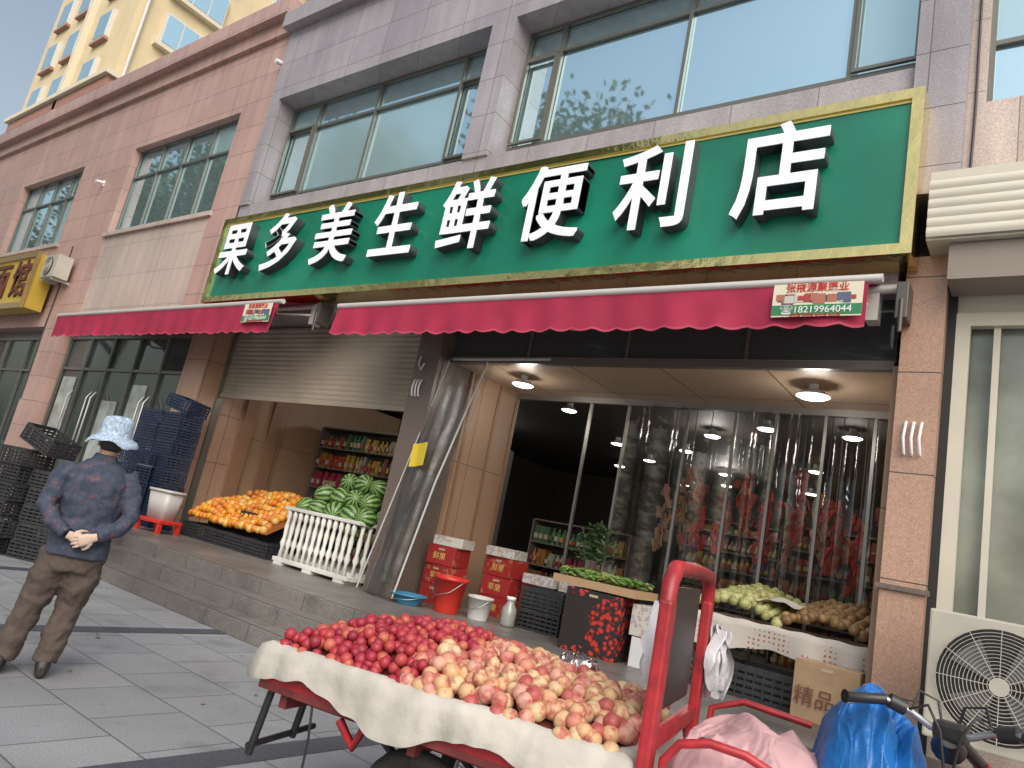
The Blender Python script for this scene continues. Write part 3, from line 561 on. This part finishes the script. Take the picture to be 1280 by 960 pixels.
# potted plant inside
E=empty("potted_plant"); a=MB(); px_,py_=-4.75,8.55
a.loft([ring((px_,py_,z),(r,0,0),(0,r,0),20) for z,r in ((1.05,.10),(1.3,.14),(1.3,.12))],0)
for k in range(260):
    an=random.random()*6.28; el=random.uniform(.3,1.5); ln=random.uniform(.2,.6); p=Vector((px_+math.cos(an)*math.cos(el)*ln*.6,py_-.1+math.sin(an)*math.cos(el)*ln*.4,1.35+math.sin(el)*ln)); d=Vector((random.gauss(0,1),random.gauss(0,1),random.gauss(0,.6))).normalized()*.06; q=d.cross(Vector((random.gauss(0,1),random.gauss(0,1),1))).normalized()*.02
    a.add([p-d,p+q,p+d,p-q],[(0,1,2,3)],1)
a.obj("plant",[white,M("leaf_green",(.04,.09,.025),.5)],E)
# ------------------------------------------------------------------ fruit tricycle
TR=empty("cargo_tricycle"); A0=Vector((-2.88,2.27,0)); ax=Vector((.978,.208,0)).normalized(); nx=Vector((-ax.y,ax.x,0))
def Q(s_,w_,z): return A0+ax*s_+nx*w_+Vector((0,0,z))
TM=Matrix.Translation(A0)@Matrix(((ax.x,nx.x,0,0),(ax.y,nx.y,0,0),(0,0,1,0),(0,0,0,1)))
LB,WB=1.72,1.0
t=MB() # 0 red 1 black 2 steel 3 tyre 4 dark red
t.box(0,LB,0,WB,.63,.66,4,T=TM); t.box(0,LB,0,.03,.66,.79,0,T=TM); t.box(0,LB,WB-.03,WB,.66,.79,0,T=TM); t.box(0,.03,.03,WB-.03,.66,.79,0,T=TM); t.box(LB-.03,LB,.03,WB-.03,.66,.79,0,T=TM)
for w_ in (.25,.75): t.box(.02,3.0,w_-.025,w_+.025,.555,.629,4,T=TM)
for s_ in (.1,.8,1.5): t.box(s_,s_+.04,.05,.95,.56,.628,4,T=TM)
def wheel(c,axis,R=.28,tw=.045):
    c=Vector(c); axis=Vector(axis).normalized(); u=Vector((0,0,1)); v=axis.cross(u).normalized(); n=28
    vs=[];fs=[];m=10
    for i in range(n):
        a_=2*math.pi*i/n; rd=u*math.cos(a_)+v*math.sin(a_); cc=c+rd*(R-tw)
        for j in range(m): b_=2*math.pi*j/m; vs.append(cc+rd*math.cos(b_)*tw+axis*math.sin(b_)*tw)
    for i in range(n):
        for j in range(m): fs.append((i*m+j,((i+1)%n)*m+j,((i+1)%n)*m+(j+1)%m,i*m+(j+1)%m))
    t.add(vs,fs,3,smooth=True)
    t.tube([c+(u*math.cos(a_)+v*math.sin(a_))*(R-2*tw) for a_ in np.linspace(0,2*math.pi,29)],.015,6,2,cap=False)
    for k in range(14): a_=2*math.pi*k/14; t.tube([c+axis*.02*(-1)**k,c+(u*math.cos(a_)+v*math.sin(a_))*(R-2*tw)],.003,4,2)
    t.tube([c-axis*.06,c+axis*.06],.04,12,1)
wheel(Q(.85,.12,.29),nx,.29); wheel(Q(.85,.88,.29),nx,.29); t.tube([Q(.85,.12,.29),Q(.85,.88,.29)],.03,10,1)
for w_ in (.25,.75): t.tube([Q(.5,w_,.56),Q(.85,w_,.34),Q(1.2,w_,.56)],.02,6,1)
t.tube([Q(.04,.06,.64),Q(.0,.05,.33)],.018,6,1); t.tube([Q(.04,.34,.64),Q(.0,.34,.36)],.018,6,1); t.tube([Q(.0,.03,.37),Q(.0,.5,.39)],.015,6,1)
t.tube([Q(.3,.02,.66),Q(.34,.0,.50),Q(.33,.02,.36),Q(.38,.0,.24)],.006,5,1)
t.tube([Q(.45,.04,.60),Q(.55,.03,.52),Q(.6,.02,.63)],.02,6,0)
# headboard hoop
sp_=1.78
t.box(sp_-.02,sp_+.03,-.05,.05,.42,1.40,0,T=TM,bev=.012); t.box(sp_-.02,sp_+.03,.92,1.0,.42,1.40,0,T=TM,bev=.012)
t.tube([Q(sp_,.0,1.38),Q(sp_,.01,1.46),Q(sp_,.08,1.52),Q(sp_,.5,1.53),Q(sp_,.88,1.52),Q(sp_,.955,1.46),Q(sp_,.96,1.38)],.032,10,0)
t.box(sp_-.015,sp_+.02,.05,.92,.86,.92,0,T=TM); t.box(sp_-.015,sp_+.02,.05,.92,.66,.70,0,T=TM)
t.box(sp_-.035,sp_-.01,.22,.80,.97,1.45,1,T=TM,bev=.01)
# seat, rails, body, fork
t.box(1.95,2.55,.2,.8,.60,.84,0,T=TM,bev=.03); t.box(1.9,2.5,.18,.82,.84,.90,1,T=TM,bev=.03)
t.tube([Q(1.84,.0,.62),Q(1.85,-.02,.86),Q(1.9,-.03,.93),Q(2.0,-.03,.96),Q(2.12,-.03,.955),Q(2.22,-.02,.92),Q(2.28,.0,.85),Q(2.3,.03,.6)],.016,8,0)
t.tube([Q(1.84,.98,.62),Q(1.86,1,.92),Q(2.0,1.01,.98),Q(2.3,1,.96)],.016,8,0)
t.box(2.55,3.0,.15,.85,.44,.50,0,T=TM); t.box(2.95,3.02,.25,.75,.44,.95,0,T=TM,bev=.02)
F0=Q(3.22,.5,.28); sa=math.radians(-50); hd=(ax*math.cos(sa)+nx*math.sin(sa)); hn=Vector((-hd.y,hd.x,0)); wheel(F0,hn)
top=Q(2.86,.42,1.06)
for s_ in (-1,1): t.tube([F0+hn*.07*s_,Q(3.08,.48,.7)+hn*.07*s_],.02,8,2)
t.tube([Q(3.08,.48,.68),top],.03,10,0)
# handlebar, turned hard over
bar=Vector((1,-.10,0)).normalized(); back=Vector((.1,-1,0)).normalized(); H=Vector((-.25,3.03,1.17)); Zv=Vector((0,0,1))
t.tube([top,H],.022,8,1)
t.tube([H-bar*.30+back*.08+Zv*.03,H-bar*.2+back*.03+Zv*.05,H-bar*.12+Zv*.03,H-bar*.06,H+bar*.06,H+bar*.12+Zv*.03,H+bar*.2+back*.03+Zv*.05,H+bar*.32+back*.08+Zv*.03],.012,8,2)
t.tube([H-bar*.33+back*.10+Zv*.03,H-bar*.32+back*.09+Zv*.03,H-bar*.2+back*.03+Zv*.05],[.024,.019,.019],10,1); t.tube([H+bar*.2+back*.03+Zv*.05,H+bar*.34+back*.09+Zv*.03],.019,10,1)
t.tube([H-bar*.19+back*.025+Zv*.05,H-bar*.14+Zv*.035],.027,10,1); t.tube([H+bar*.14+Zv*.035,H+bar*.19+back*.02+Zv*.05],.027,10,1)
for s_ in (-1,1):
    t.tube([H+bar*.16*s_-back*.02+Zv*.04,H+bar*.22*s_-back*.05+Zv*.03,H+bar*.33*s_+back*.01],.006,6,2)
    t.tube([H+bar*.12*s_+Zv*.03,H+bar*.10*s_-back*.06+Zv*.10,H+bar*.04*s_-back*.10+Zv*.08,H-back*.08-Zv*.1],.005,6,1)
    t.tube([H+bar*.14*s_+Zv*.03,H+bar*.07*s_+back*.05+Zv*.07,H+bar*.03*s_+back*.06,H+back*.03-Zv*.2],.005,6,1)
T2=Matrix.Translation(H)@Matrix.Rotation(math.radians(-8),4,'Z'); t.box(-.05,.05,-.03,.06,-.03,.03,1,T=T2,bev=.015); t.tube([H+back*.02-Zv*.02,H-back*.08-Zv*.06],[.03,.055],14,1)
t.obj("frame",[redp,M("black_vinyl",(.02,.02,.021),.4),steel,M("tyre",(.02,.02,.02),.85,bump=(60,.5)),M("dark_red_steel",(.16,.03,.03),.5,noise=(9,.4))],TR)
# fruit bed
def hf(s_,w_):
    e=min(s_/.25,(LB-s_)/.2,w_/.22,(WB-w_)/.22,1); e=max(e,0); e=e*(2-e)
    return .80+e*(.09+.10*math.exp(-((s_-.6)**2/.25+(w_-.62)**2/.15))+.05*math.exp(-((s_-1.25)**2/.1+(w_-.45)**2/.08)))
pos=[];cs=[];rr=[]
for peach_pass,d_ in ((0,.050),(1,.064)):
  for lay in (0,1):
    for s_ in np.arange(.03,LB-.02,d_):
        for w_ in np.arange(.03,WB-.02,d_):
            if lay and random.random()<.5: continue
            sj=s_+random.uniform(-.018,.018)+lay*d_/2; wj=w_+random.uniform(-.018,.018)+lay*d_/2
            if not(0.02<sj<LB-.03 and .02<wj<WB-.03): continue
            peach= sj>.82+.25*(wj-.4)+random.gauss(0,.03)
            if peach!=bool(peach_pass): continue
            r=random.uniform(.034,.042) if peach else random.uniform(.025,.031)
            p=Q(sj,wj,hf(sj,wj)+lay*.028+random.uniform(-.01,.008)); pos.append(p[:]); rr.append(r)
            cs.append(random.choice([(.58,.34,.18),(.60,.40,.22),(.54,.22,.15),(.40,.10,.08),(.60,.44,.25),(.56,.30,.22)]) if peach else random.choice([(.30,.015,.035),(.36,.022,.035),(.22,.010,.025),(.40,.05,.045),(.32,.02,.04),(.45,.12,.07)]))
pm=bpy.data.materials.new("peach_skin"); pm.use_nodes=True; N=pm.node_tree.nodes; L=pm.node_tree.links
at=N.new("ShaderNodeAttribute"); at.attribute_name="Col"; geo=N.new("ShaderNodeNewGeometry"); n1=N.new("ShaderNodeTexNoise"); n1.inputs["Scale"].default_value=28; n1.inputs["Detail"].default_value=3; L.new(geo.outputs["Position"],n1.inputs["Vector"])
mr=N.new("ShaderNodeMapRange"); mr.inputs[1].default_value=.46; mr.inputs[2].default_value=.64; mr.inputs[4].default_value=.75; L.new(n1.outputs["Fac"],mr.inputs[0])
mx=N.new("ShaderNodeMix"); mx.data_type='RGBA'; L.new(mr.outputs[0],mx.inputs["Factor"]); L.new(at.outputs["Color"],mx.inputs["A"]); mx.inputs["B"].default_value=(.32,.03,.045,1); L.new(mx.outputs["Result"],N["Principled BSDF"].inputs["Base Color"]); N["Principled BSDF"].inputs["Roughness"].default_value=.5
fruits("peaches",pos,rr,cs,pm,TR)
a=MB(); a.grid(lambda u,v:Q(.02+(LB-.04)*u,.02+(WB-.04)*v,hf(LB*u,WB*v)-.035),40,24); a.obj("pile_core",[M("core_red",(.12,.02,.015),.8)],TR)
# draped cloth along the rim
clothm=M("white_cloth",(.50,.47,.42),.85,noise=(6,.15),bump=(18,.35),grime=.28)
a=MB(); per=[]
loopc=[(0,0),(LB,0),(LB,WB),(0,WB)]
for i in range(4):
    p,q=loopc[i],loopc[(i+1)%4]; k=int(60*max(abs(q[0]-p[0]),abs(q[1]-p[1])))
    for j in range(k): f_=j/k; per.append((p[0]+(q[0]-p[0])*f_,p[1]+(q[1]-p[1])*f_))
NP=len(per)
def cl(i,v):
    s_,w_=per[i%NP]; ds=s_-LB/2; dw=w_-WB/2; ex=(1 if abs(abs(ds)-LB/2)<1e-6 else 0)*(1 if ds>0 else -1); ey=(1 if abs(abs(dw)-WB/2)<1e-6 else 0)*(1 if dw>0 else -1)
    prof=[(-.10,.80),(-.05,.830),(-.01,.836),(.022,.82),(.035,.78),(.04,.735),(.045,.69),(.045,.665)][v]
    nn=mnoise.noise(Vector((s_*5,w_*5,v*.25))); n2=mnoise.noise(Vector((s_*13,w_*13,v*.35+4))); n3=mnoise.noise(Vector((s_*3,w_*3,2)))
    o=prof[0]+.03*nn*(v/7)+.014*n2*(v/7)
    low=1+.5*mnoise.noise(Vector((s_*2.1,w_*2.1,9)))+.12*n2
    z=prof[1] if v<4 else .82-(.82-prof[1])*low
    return Q(s_+ex*o,w_+ey*o,z+.006*n2+.016*n3)
vs=[cl(i,v) for v in range(8) for i in range(NP)]; fs=[(v*NP+i,v*NP+(i+1)%NP,(v+1)*NP+(i+1)%NP,(v+1)*NP+i) for v in range(7) for i in range(NP)]
a.add(vs,fs,0,smooth=True); a.obj("cloth_liner",[clothm],TR)
def heap(name,c,ex,ey,h,mat,seed,parent,fold=.05,n=70,fr=1.6,sag=.05,f2a=.3,f3a=.08):
    a=MB(); c=Vector(c)
    def rg(x,y,s): 
        q=Vector((x,y,s)); wq=mnoise.noise(q*1.1+Vector((3,7,0)))*.8; t_=abs(mnoise.noise(Vector((x*fr+wq,y*fr*.6-wq,s)))); return 1-math.sqrt(t_*t_+.004)*2.4
    def fn(u,v):
        x=(u-.5)*2; y=(v-.5)*2; r=max(0,1-(abs(x)**3+abs(y)**3)); th=1+.16*mnoise.noise(Vector((x*1.3,y*1.3,seed+20)))
        f1=rg(x,y,seed); f2=rg(x*2.3+4,y*2.3,seed+5); f3=rg(x*4.6+1,y*4.6,seed+8); big=mnoise.noise(Vector((x*1.1,y*1.1,seed+9)))
        z=(h*(1+.45*big)+fold*f1+fold*f2a*f2+fold*f3a*f3)*(r**.4)-sag*(1-r)
        return c+ax*(x*ex*th+.02*f2)+nx*(y*ey*th+.02*f1)+Vector((0,0,z))
    a.grid(fn,n,n); return a.obj(name,[mat],parent)
pinkc=M("pink_cloth",(.50,.30,.31),.85,bump=(30,.2),grime=.2); bluec=M("blue_tarp",(.012,.13,.40),.38,bump=(25,.4),noise=(5,.2))
heap("pink_cloth",Q(2.10,.38,.91),.33,.50,.03,pinkc,2,TR,.06,110,1.5,sag=.20); heap("blue_tarp",Q(2.5,.52,.94),.23,.42,.18,bluec,5,TR,.10,110,1.9,sag=.32,f2a=.35,f3a=.12)
def drape(name,top_,d,w_,h_,mat,seed):
    a=MB(); top_=Vector(top_); d=Vector(d).normalized(); n_=Vector((-d.y,d.x,0))
    def fn(u,v):
        sp=.35+.65*min(1,v*2.2); bot=1+.25*mnoise.noise(Vector((u*2.5,seed,3)))
        x=(u-.5)*w_*sp; o=.03*math.sin(u*17+v*2+seed)*(1-.3*v)+.025*mnoise.noise(Vector((u*5,v*5,seed)))
        return top_+d*(x+.02*math.sin(v*5+seed))+n_*o-Vector((0,0,h_*v*bot))
    a.grid(fn,30,20,0); a.obj(name,[mat],TR)
bagm=M("plastic_bag_white",(.58,.58,.61),.5,bump=(40,.3),grime=.15)
drape("hanging_bag",Q(1.72,.20,1.38),nx,.24,.30,bagm,1); drape("hanging_bag_2",Q(1.84,1.0,1.30),ax,.16,.34,bagm,5); drape("hanging_bag_3",Q(1.86,.98,1.28),ax*.6+nx,.14,.27,bagm,8)
pb=glassy("clear_bag",(.85,.8,.86),.22,.2,.6)
heap("clear_bag",Q(1.22,.78,.91),.12,.10,.07,pb,8,TR,.05,30,2.2,0)
# ------------------------------------------------------------------ person
PR=empty("elderly_pedestrian"); O=Vector((-5.44,2.47,0)); e_=Vector((.42,.907,0)).normalized(); g_=Vector((-e_.y,e_.x,0))
def P(l,f,z): return O+e_*l+g_*f+Vector((0,0,z))
def body(name,parts,mat,vox=.013,sm=4,disp=0):
    a=MB()
    for p in parts: p(a)
    o=a.obj(name,[mat],PR); r=o.modifiers.new("r","REMESH"); r.mode='VOXEL'; r.voxel_size=vox; r.use_smooth_shade=True
    s_=o.modifiers.new("s","SMOOTH"); s_.iterations=sm; s_.factor=.5
    if disp:
        tx=bpy.data.textures.new(name+"t","CLOUDS"); tx.noise_scale=.09; d=o.modifiers.new("d","DISPLACE"); d.texture=tx; d.strength=disp; d.texture_coords='GLOBAL'
    return o
def R3(l,f,z,a,b_,pw=.85,n=28): return ring(P(l,f,z),e_*a,g_*b_,n,pw)
def TB(pts,r): return lambda m:m.tube([P(*p) for p in pts],r,14)
torso=lambda m:m.loft([R3(.0,-.01,.80,.20,.15),R3(0,-.005,.90,.20,.15),R3(0,0,1.05,.185,.135),R3(0,-.01,1.2,.195,.135),R3(0,-.02,1.33,.205,.13),R3(0,-.015,1.41,.18,.105),R3(0,0,1.46,.11,.075),R3(0,.01,1.49,.065,.06)])
shirtm=bpy.data.materials.new("floral_fabric"); shirtm.use_nodes=True; N=shirtm.node_tree.nodes; L=shirtm.node_tree.links; geo=N.new("ShaderNodeNewGeometry")
n1=N.new("ShaderNodeTexNoise"); n1.inputs["Scale"].default_value=14; n1.inputs["Detail"].default_value=9; n1.inputs["Roughness"].default_value=.75; L.new(geo.outputs["Position"],n1.inputs["Vector"])
r=N.new("ShaderNodeValToRGB"); e=r.color_ramp.elements; e[0].position=.42; e[0].color=(.022,.035,.06,1); e[1].position=.72; e[1].color=(.24,.11,.09,1); q=e.new(.56); q.color=(.05,.055,.09,1); q=e.new(.62); q.color=(.14,.055,.06,1)
L.new(n1.outputs["Fac"],r.inputs[0]); L.new(r.outputs[0],N["Principled BSDF"].inputs["Base Color"]); N["Principled BSDF"].inputs["Roughness"].default_value=.8
body("shirt",[torso,TB([(-.16,-.01,1.40),(-.225,-.04,1.30),(-.265,-.09,1.12),(-.20,-.15,1.03),(-.09,-.19,.955)],[.075,.072,.062,.056,.05]),
 TB([(.16,-.01,1.40),(.225,-.04,1.30),(.265,-.09,1.12),(.20,-.15,1.03),(.09,-.19,.97)],[.075,.072,.062,.056,.05]),
 lambda m:m.loft([R3(0,.0,1.46,.085,.08),R3(0,.005,1.52,.072,.07)])],shirtm,.011,4,.035)
body("trousers",[lambda m:m.loft([R3(0,0,.70,.185,.135),R3(0,0,.82,.185,.14),R3(0,0,.92,.175,.13)]),
 TB([(-.09,0,.82),(-.13,.01,.62),(-.165,.03,.46),(-.205,.02,.25),(-.235,0,.09)],[.125,.112,.09,.082,.08]),
 TB([(.085,0,.82),(.075,.01,.62),(.06,.04,.46),(.03,.01,.25),(.015,-.02,.09)],[.125,.112,.09,.082,.08])],M("trouser_brown",(.075,.055,.046),.85,bump=(200,.1),noise=(8,.15)),.011,4,.045)
shoe=M("shoe_black",(.02,.018,.018),.5)
for nm,(l,f) in (("shoe_left",(-.245,.0)),("shoe_right",(.015,-.02))):
    body(nm,[lambda m,l=l,f=f:m.loft([ring(P(l,f-.08+d,.045+hh*.2),e_*wd,Vector((0,0,1))*(.035+hh*.3),16,.8) for d,wd,hh in ((-.02,.025,.0),(.0,.038,.08),(.08,.042,.10),(.15,.05,.04),(.22,.045,0),(.25,.02,-.02))]),
     ],shoe,.007,3)
skin=M("skin",(.45,.27,.18),.55,bump=(60,.1)); glv=M("skin_pale",(.50,.37,.30),.6)
# head
def headf(m):
    m.loft([R3(0,.0,1.44,.055,.055),R3(0,.01,1.50,.053,.055),R3(.005,.02,1.53,.058,.065),R3(.01,.035,1.555,.066,.085),R3(.01,.035,1.60,.074,.095),R3(.01,.03,1.65,.076,.096),R3(.01,.025,1.70,.065,.082),R3(.01,.02,1.735,.035,.045)])
    m.tube([P(.01,.12,1.62),P(.01,.143,1.585),P(.01,.125,1.575)],[.008,.014,.01],8)
    for s_ in (-1,1): m.loft([ring(P(.01+s_*x,.015,1.60),g_*a_,Vector((0,0,1))*b_,12) for x,a_,b_ in ((.07,.012,.022),(.083,.018,.032),(.09,.014,.026))])
body("head",[headf],skin,.006,3)
a=MB()
for s_ in (-1,1): a.tube([P(.01+s_*.03,.118,1.612),P(.01+s_*.03,.124,1.612)],.009,10,0)
a.tube([P(-.015,.118,1.553),P(.01,.124,1.551),P(.035,.118,1.553)],.005,6,1); a.obj("face_features",[black,M("lip",(.3,.1,.08),.5)],PR)
body("hair",[lambda m:m.loft([R3(.01,.0,1.545,.05,.05),R3(.01,.0,1.57,.074,.075),R3(.01,.0,1.62,.083,.085),R3(.01,.0,1.70,.07,.08)])],M("hair",(.03,.028,.027),.6,noise=(60,.4)),.008,2)
# hat
a=MB(); pr=[(.0,1.80),(.05,1.80),(.088,1.79),(.098,1.765),(.102,1.70),(.104,1.665),(.13,1.645),(.155,1.625),(.172,1.60),(.170,1.598),(.15,1.62),(.10,1.655)]
rings=[]
for k,(r_,z) in enumerate(pr):
    rg=[]
    for t_ in np.linspace(0,2*math.pi,49)[:-1]:
        wv=(.016*math.sin(3*t_+1)+.008*math.sin(7*t_))*(1 if k>=7 else .3 if k>3 else .5); rg.append(P(.01,.015,z)+e_*math.cos(t_)*(r_+.001)+g_*math.sin(t_)*(r_+.001)*1.08+Vector((0,0,wv))+g_*(-.01))
    rings.append(rg)
a.loft(rings); o=a.obj("bucket_hat",[M("hat_fabric",(.33,.42,.54),.85,noise=(55,.4),bump=(45,.5))],PR); 
# hands clasped behind
def hand(nm,base,d,side,curl):
    base=Vector(base); d=Vector(d).normalized(); n_=-g_; sd=d.cross(n_).normalized()
    def L3(x,y,z): return base+d*x+sd*y+n_*z
    pal=lambda m:m.loft([ring(L3(x,0,.0),sd*w_,n_*t_,14,.8) for x,w_,t_ in ((-.03,.027,.02),(0,.030,.02),(.03,.040,.018),(.07,.042,.016),(.085,.038,.013))])
    parts=[pal]
    for k,(y,ln) in enumerate(((-.031,.065),(-.010,.075),(.011,.070),(.031,.055))):
        parts.append(lambda m,y=y,ln=ln:m.tube([L3(.07,y,0),L3(.07+ln*.45,y*1.1,-.012*curl),L3(.07+ln*.75,y*1.1,-.035*curl),L3(.07+ln*.8,y*1.1,-.055*curl)],[.0095,.009,.008,.007],10))
    parts.append(lambda m:m.tube([L3(.01,-.03*side,0),L3(.035,-.055*side,-.008),L3(.06,-.065*side,-.02),L3(.075,-.060*side,-.03)],[.013,.011,.009,.007],10))
    body(nm,parts,glv,.0045,2)
hand("hand_left",P(-.055,-.195,.945),e_*.8+Vector((0,0,-.25)),1,.6); hand("hand_right",P(.07,-.225,.955),-e_*.8+Vector((0,0,-.35)),1,.8)
# ------------------------------------------------------------------ street trees (across the pavement)
def tree_mesh(seed):
    random.seed(seed); a=MB(); tips=[]
    def br(p,d,ln,r,lv):
        q=p+d*ln; a.tube([p,(p+q)/2+Vector((random.gauss(0,.05*ln),random.gauss(0,.05*ln),0)),q],[r,r*.85,r*.65],7,0)
        if lv>=2: tips.append((q,lv)); tips.append(((p+q)/2,lv))
        if lv<4:
            for k in range(3 if lv else 5):
                nd=(d*.6+Vector((random.gauss(0,.5),random.gauss(0,.5),random.uniform(.1,.7)))).normalized(); br(q,nd,ln*random.uniform(.6,.8),r*.6,lv+1)
    br(Vector((0,0,0)),Vector((0,0,1)),3.6,.17,0)
    for q,lv in tips:
        for k in range(18):
            c=q+Vector((random.gauss(0,.4),random.gauss(0,.4),random.gauss(0,.3))); d=Vector((random.gauss(0,1),random.gauss(0,1),random.gauss(0,.6))).normalized(); s_=d.cross(Vector((random.gauss(0,1),random.gauss(0,1),random.gauss(0,1)))).normalized(); d=d*.11; s_=s_*.055
            g1=random.uniform(.6,1.4); a.add([c-d,c+s_,c+d,c-s_],[(0,1,2,3)],1,(.07*g1,.13*g1,.03*g1))
    return a.obj("street_tree",[M("bark",(.16,.13,.10),.9,bump=(20,.5)),M("foliage",(1,1,1),.6,attr=True)])
t0=tree_mesh(3); t0.location=(-41,-3,0); t0.scale=(1.5,1.5,1.85)
for (x,y,sc,rz) in ((-33,-3.5,1.6,1),(-24.5,-5,1.6,2.2),(-16,-6.5,1.6,4)):
    o=bpy.data.objects.new("street_tree",t0.data); COL.objects.link(o); o.location=(x,y,0); o.scale=(sc*.9,sc*.9,sc*1.2); o.rotation_euler[2]=rz
# ------------------------------------------------------------------ light
wd=bpy.data.worlds.new("World"); SC.world=wd; wd.use_nodes=True; nt=wd.node_tree; bg=nt.nodes["Background"]; sk=nt.nodes.new("ShaderNodeTexSky"); sk.sky_type='NISHITA'; sk.sun_disc=False
el=math.radians(42); vx,vy=.72,-.69; az=math.atan2(vx,vy); sk.sun_elevation=el; sk.sun_rotation=az; sk.dust_density=5; sk.air_density=1.6; sk.ozone_density=1.5
hs=nt.nodes.new("ShaderNodeHueSaturation"); hs.inputs["Saturation"].default_value=.72; hs.inputs["Value"].default_value=1.12
nt.links.new(sk.outputs[0],hs.inputs["Color"]); nt.links.new(hs.outputs[0],bg.inputs[0]); bg.inputs[1].default_value=.15
sl=bpy.data.lights.new("sun","SUN"); sl.energy=1.8; sl.angle=math.radians(60); sl.color=(1,.98,.965); so=bpy.data.objects.new("sun",sl); COL.objects.link(so)
dv=Vector((vx*math.cos(el),vy*math.cos(el),math.sin(el))); so.rotation_euler=dv.to_track_quat('Z','Y').to_euler(); so.location=(0,0,30)
# ------------------------------------------------------------------ camera
hh,tt,ro=math.radians(38.1),math.radians(12.0),math.radians(11.5)
fh=Vector((-math.sin(hh),math.cos(hh),0)); r0=Vector((math.cos(hh),math.sin(hh),0)); z_=Vector((0,0,1))
f=fh*math.cos(tt)+z_*math.sin(tt); u0=-fh*math.sin(tt)+z_*math.cos(tt); R=r0*math.cos(ro)+u0*math.sin(ro); U=-r0*math.sin(ro)+u0*math.cos(ro)
cam=bpy.data.cameras.new("camera"); co=bpy.data.objects.new("camera",cam); COL.objects.link(co)
cam.sensor_width=36; cam.lens=36*900/1280; cam.clip_end=2000; cam.clip_start=.05
co.matrix_world=Matrix(((R.x,U.x,-f.x,0),(R.y,U.y,-f.y,0),(R.z,U.z,-f.z,1.5),(0,0,0,1)))
SC.camera=co
SC.view_settings.view_transform='Standard'; SC.view_settings.look='None'; SC.view_settings.exposure=0
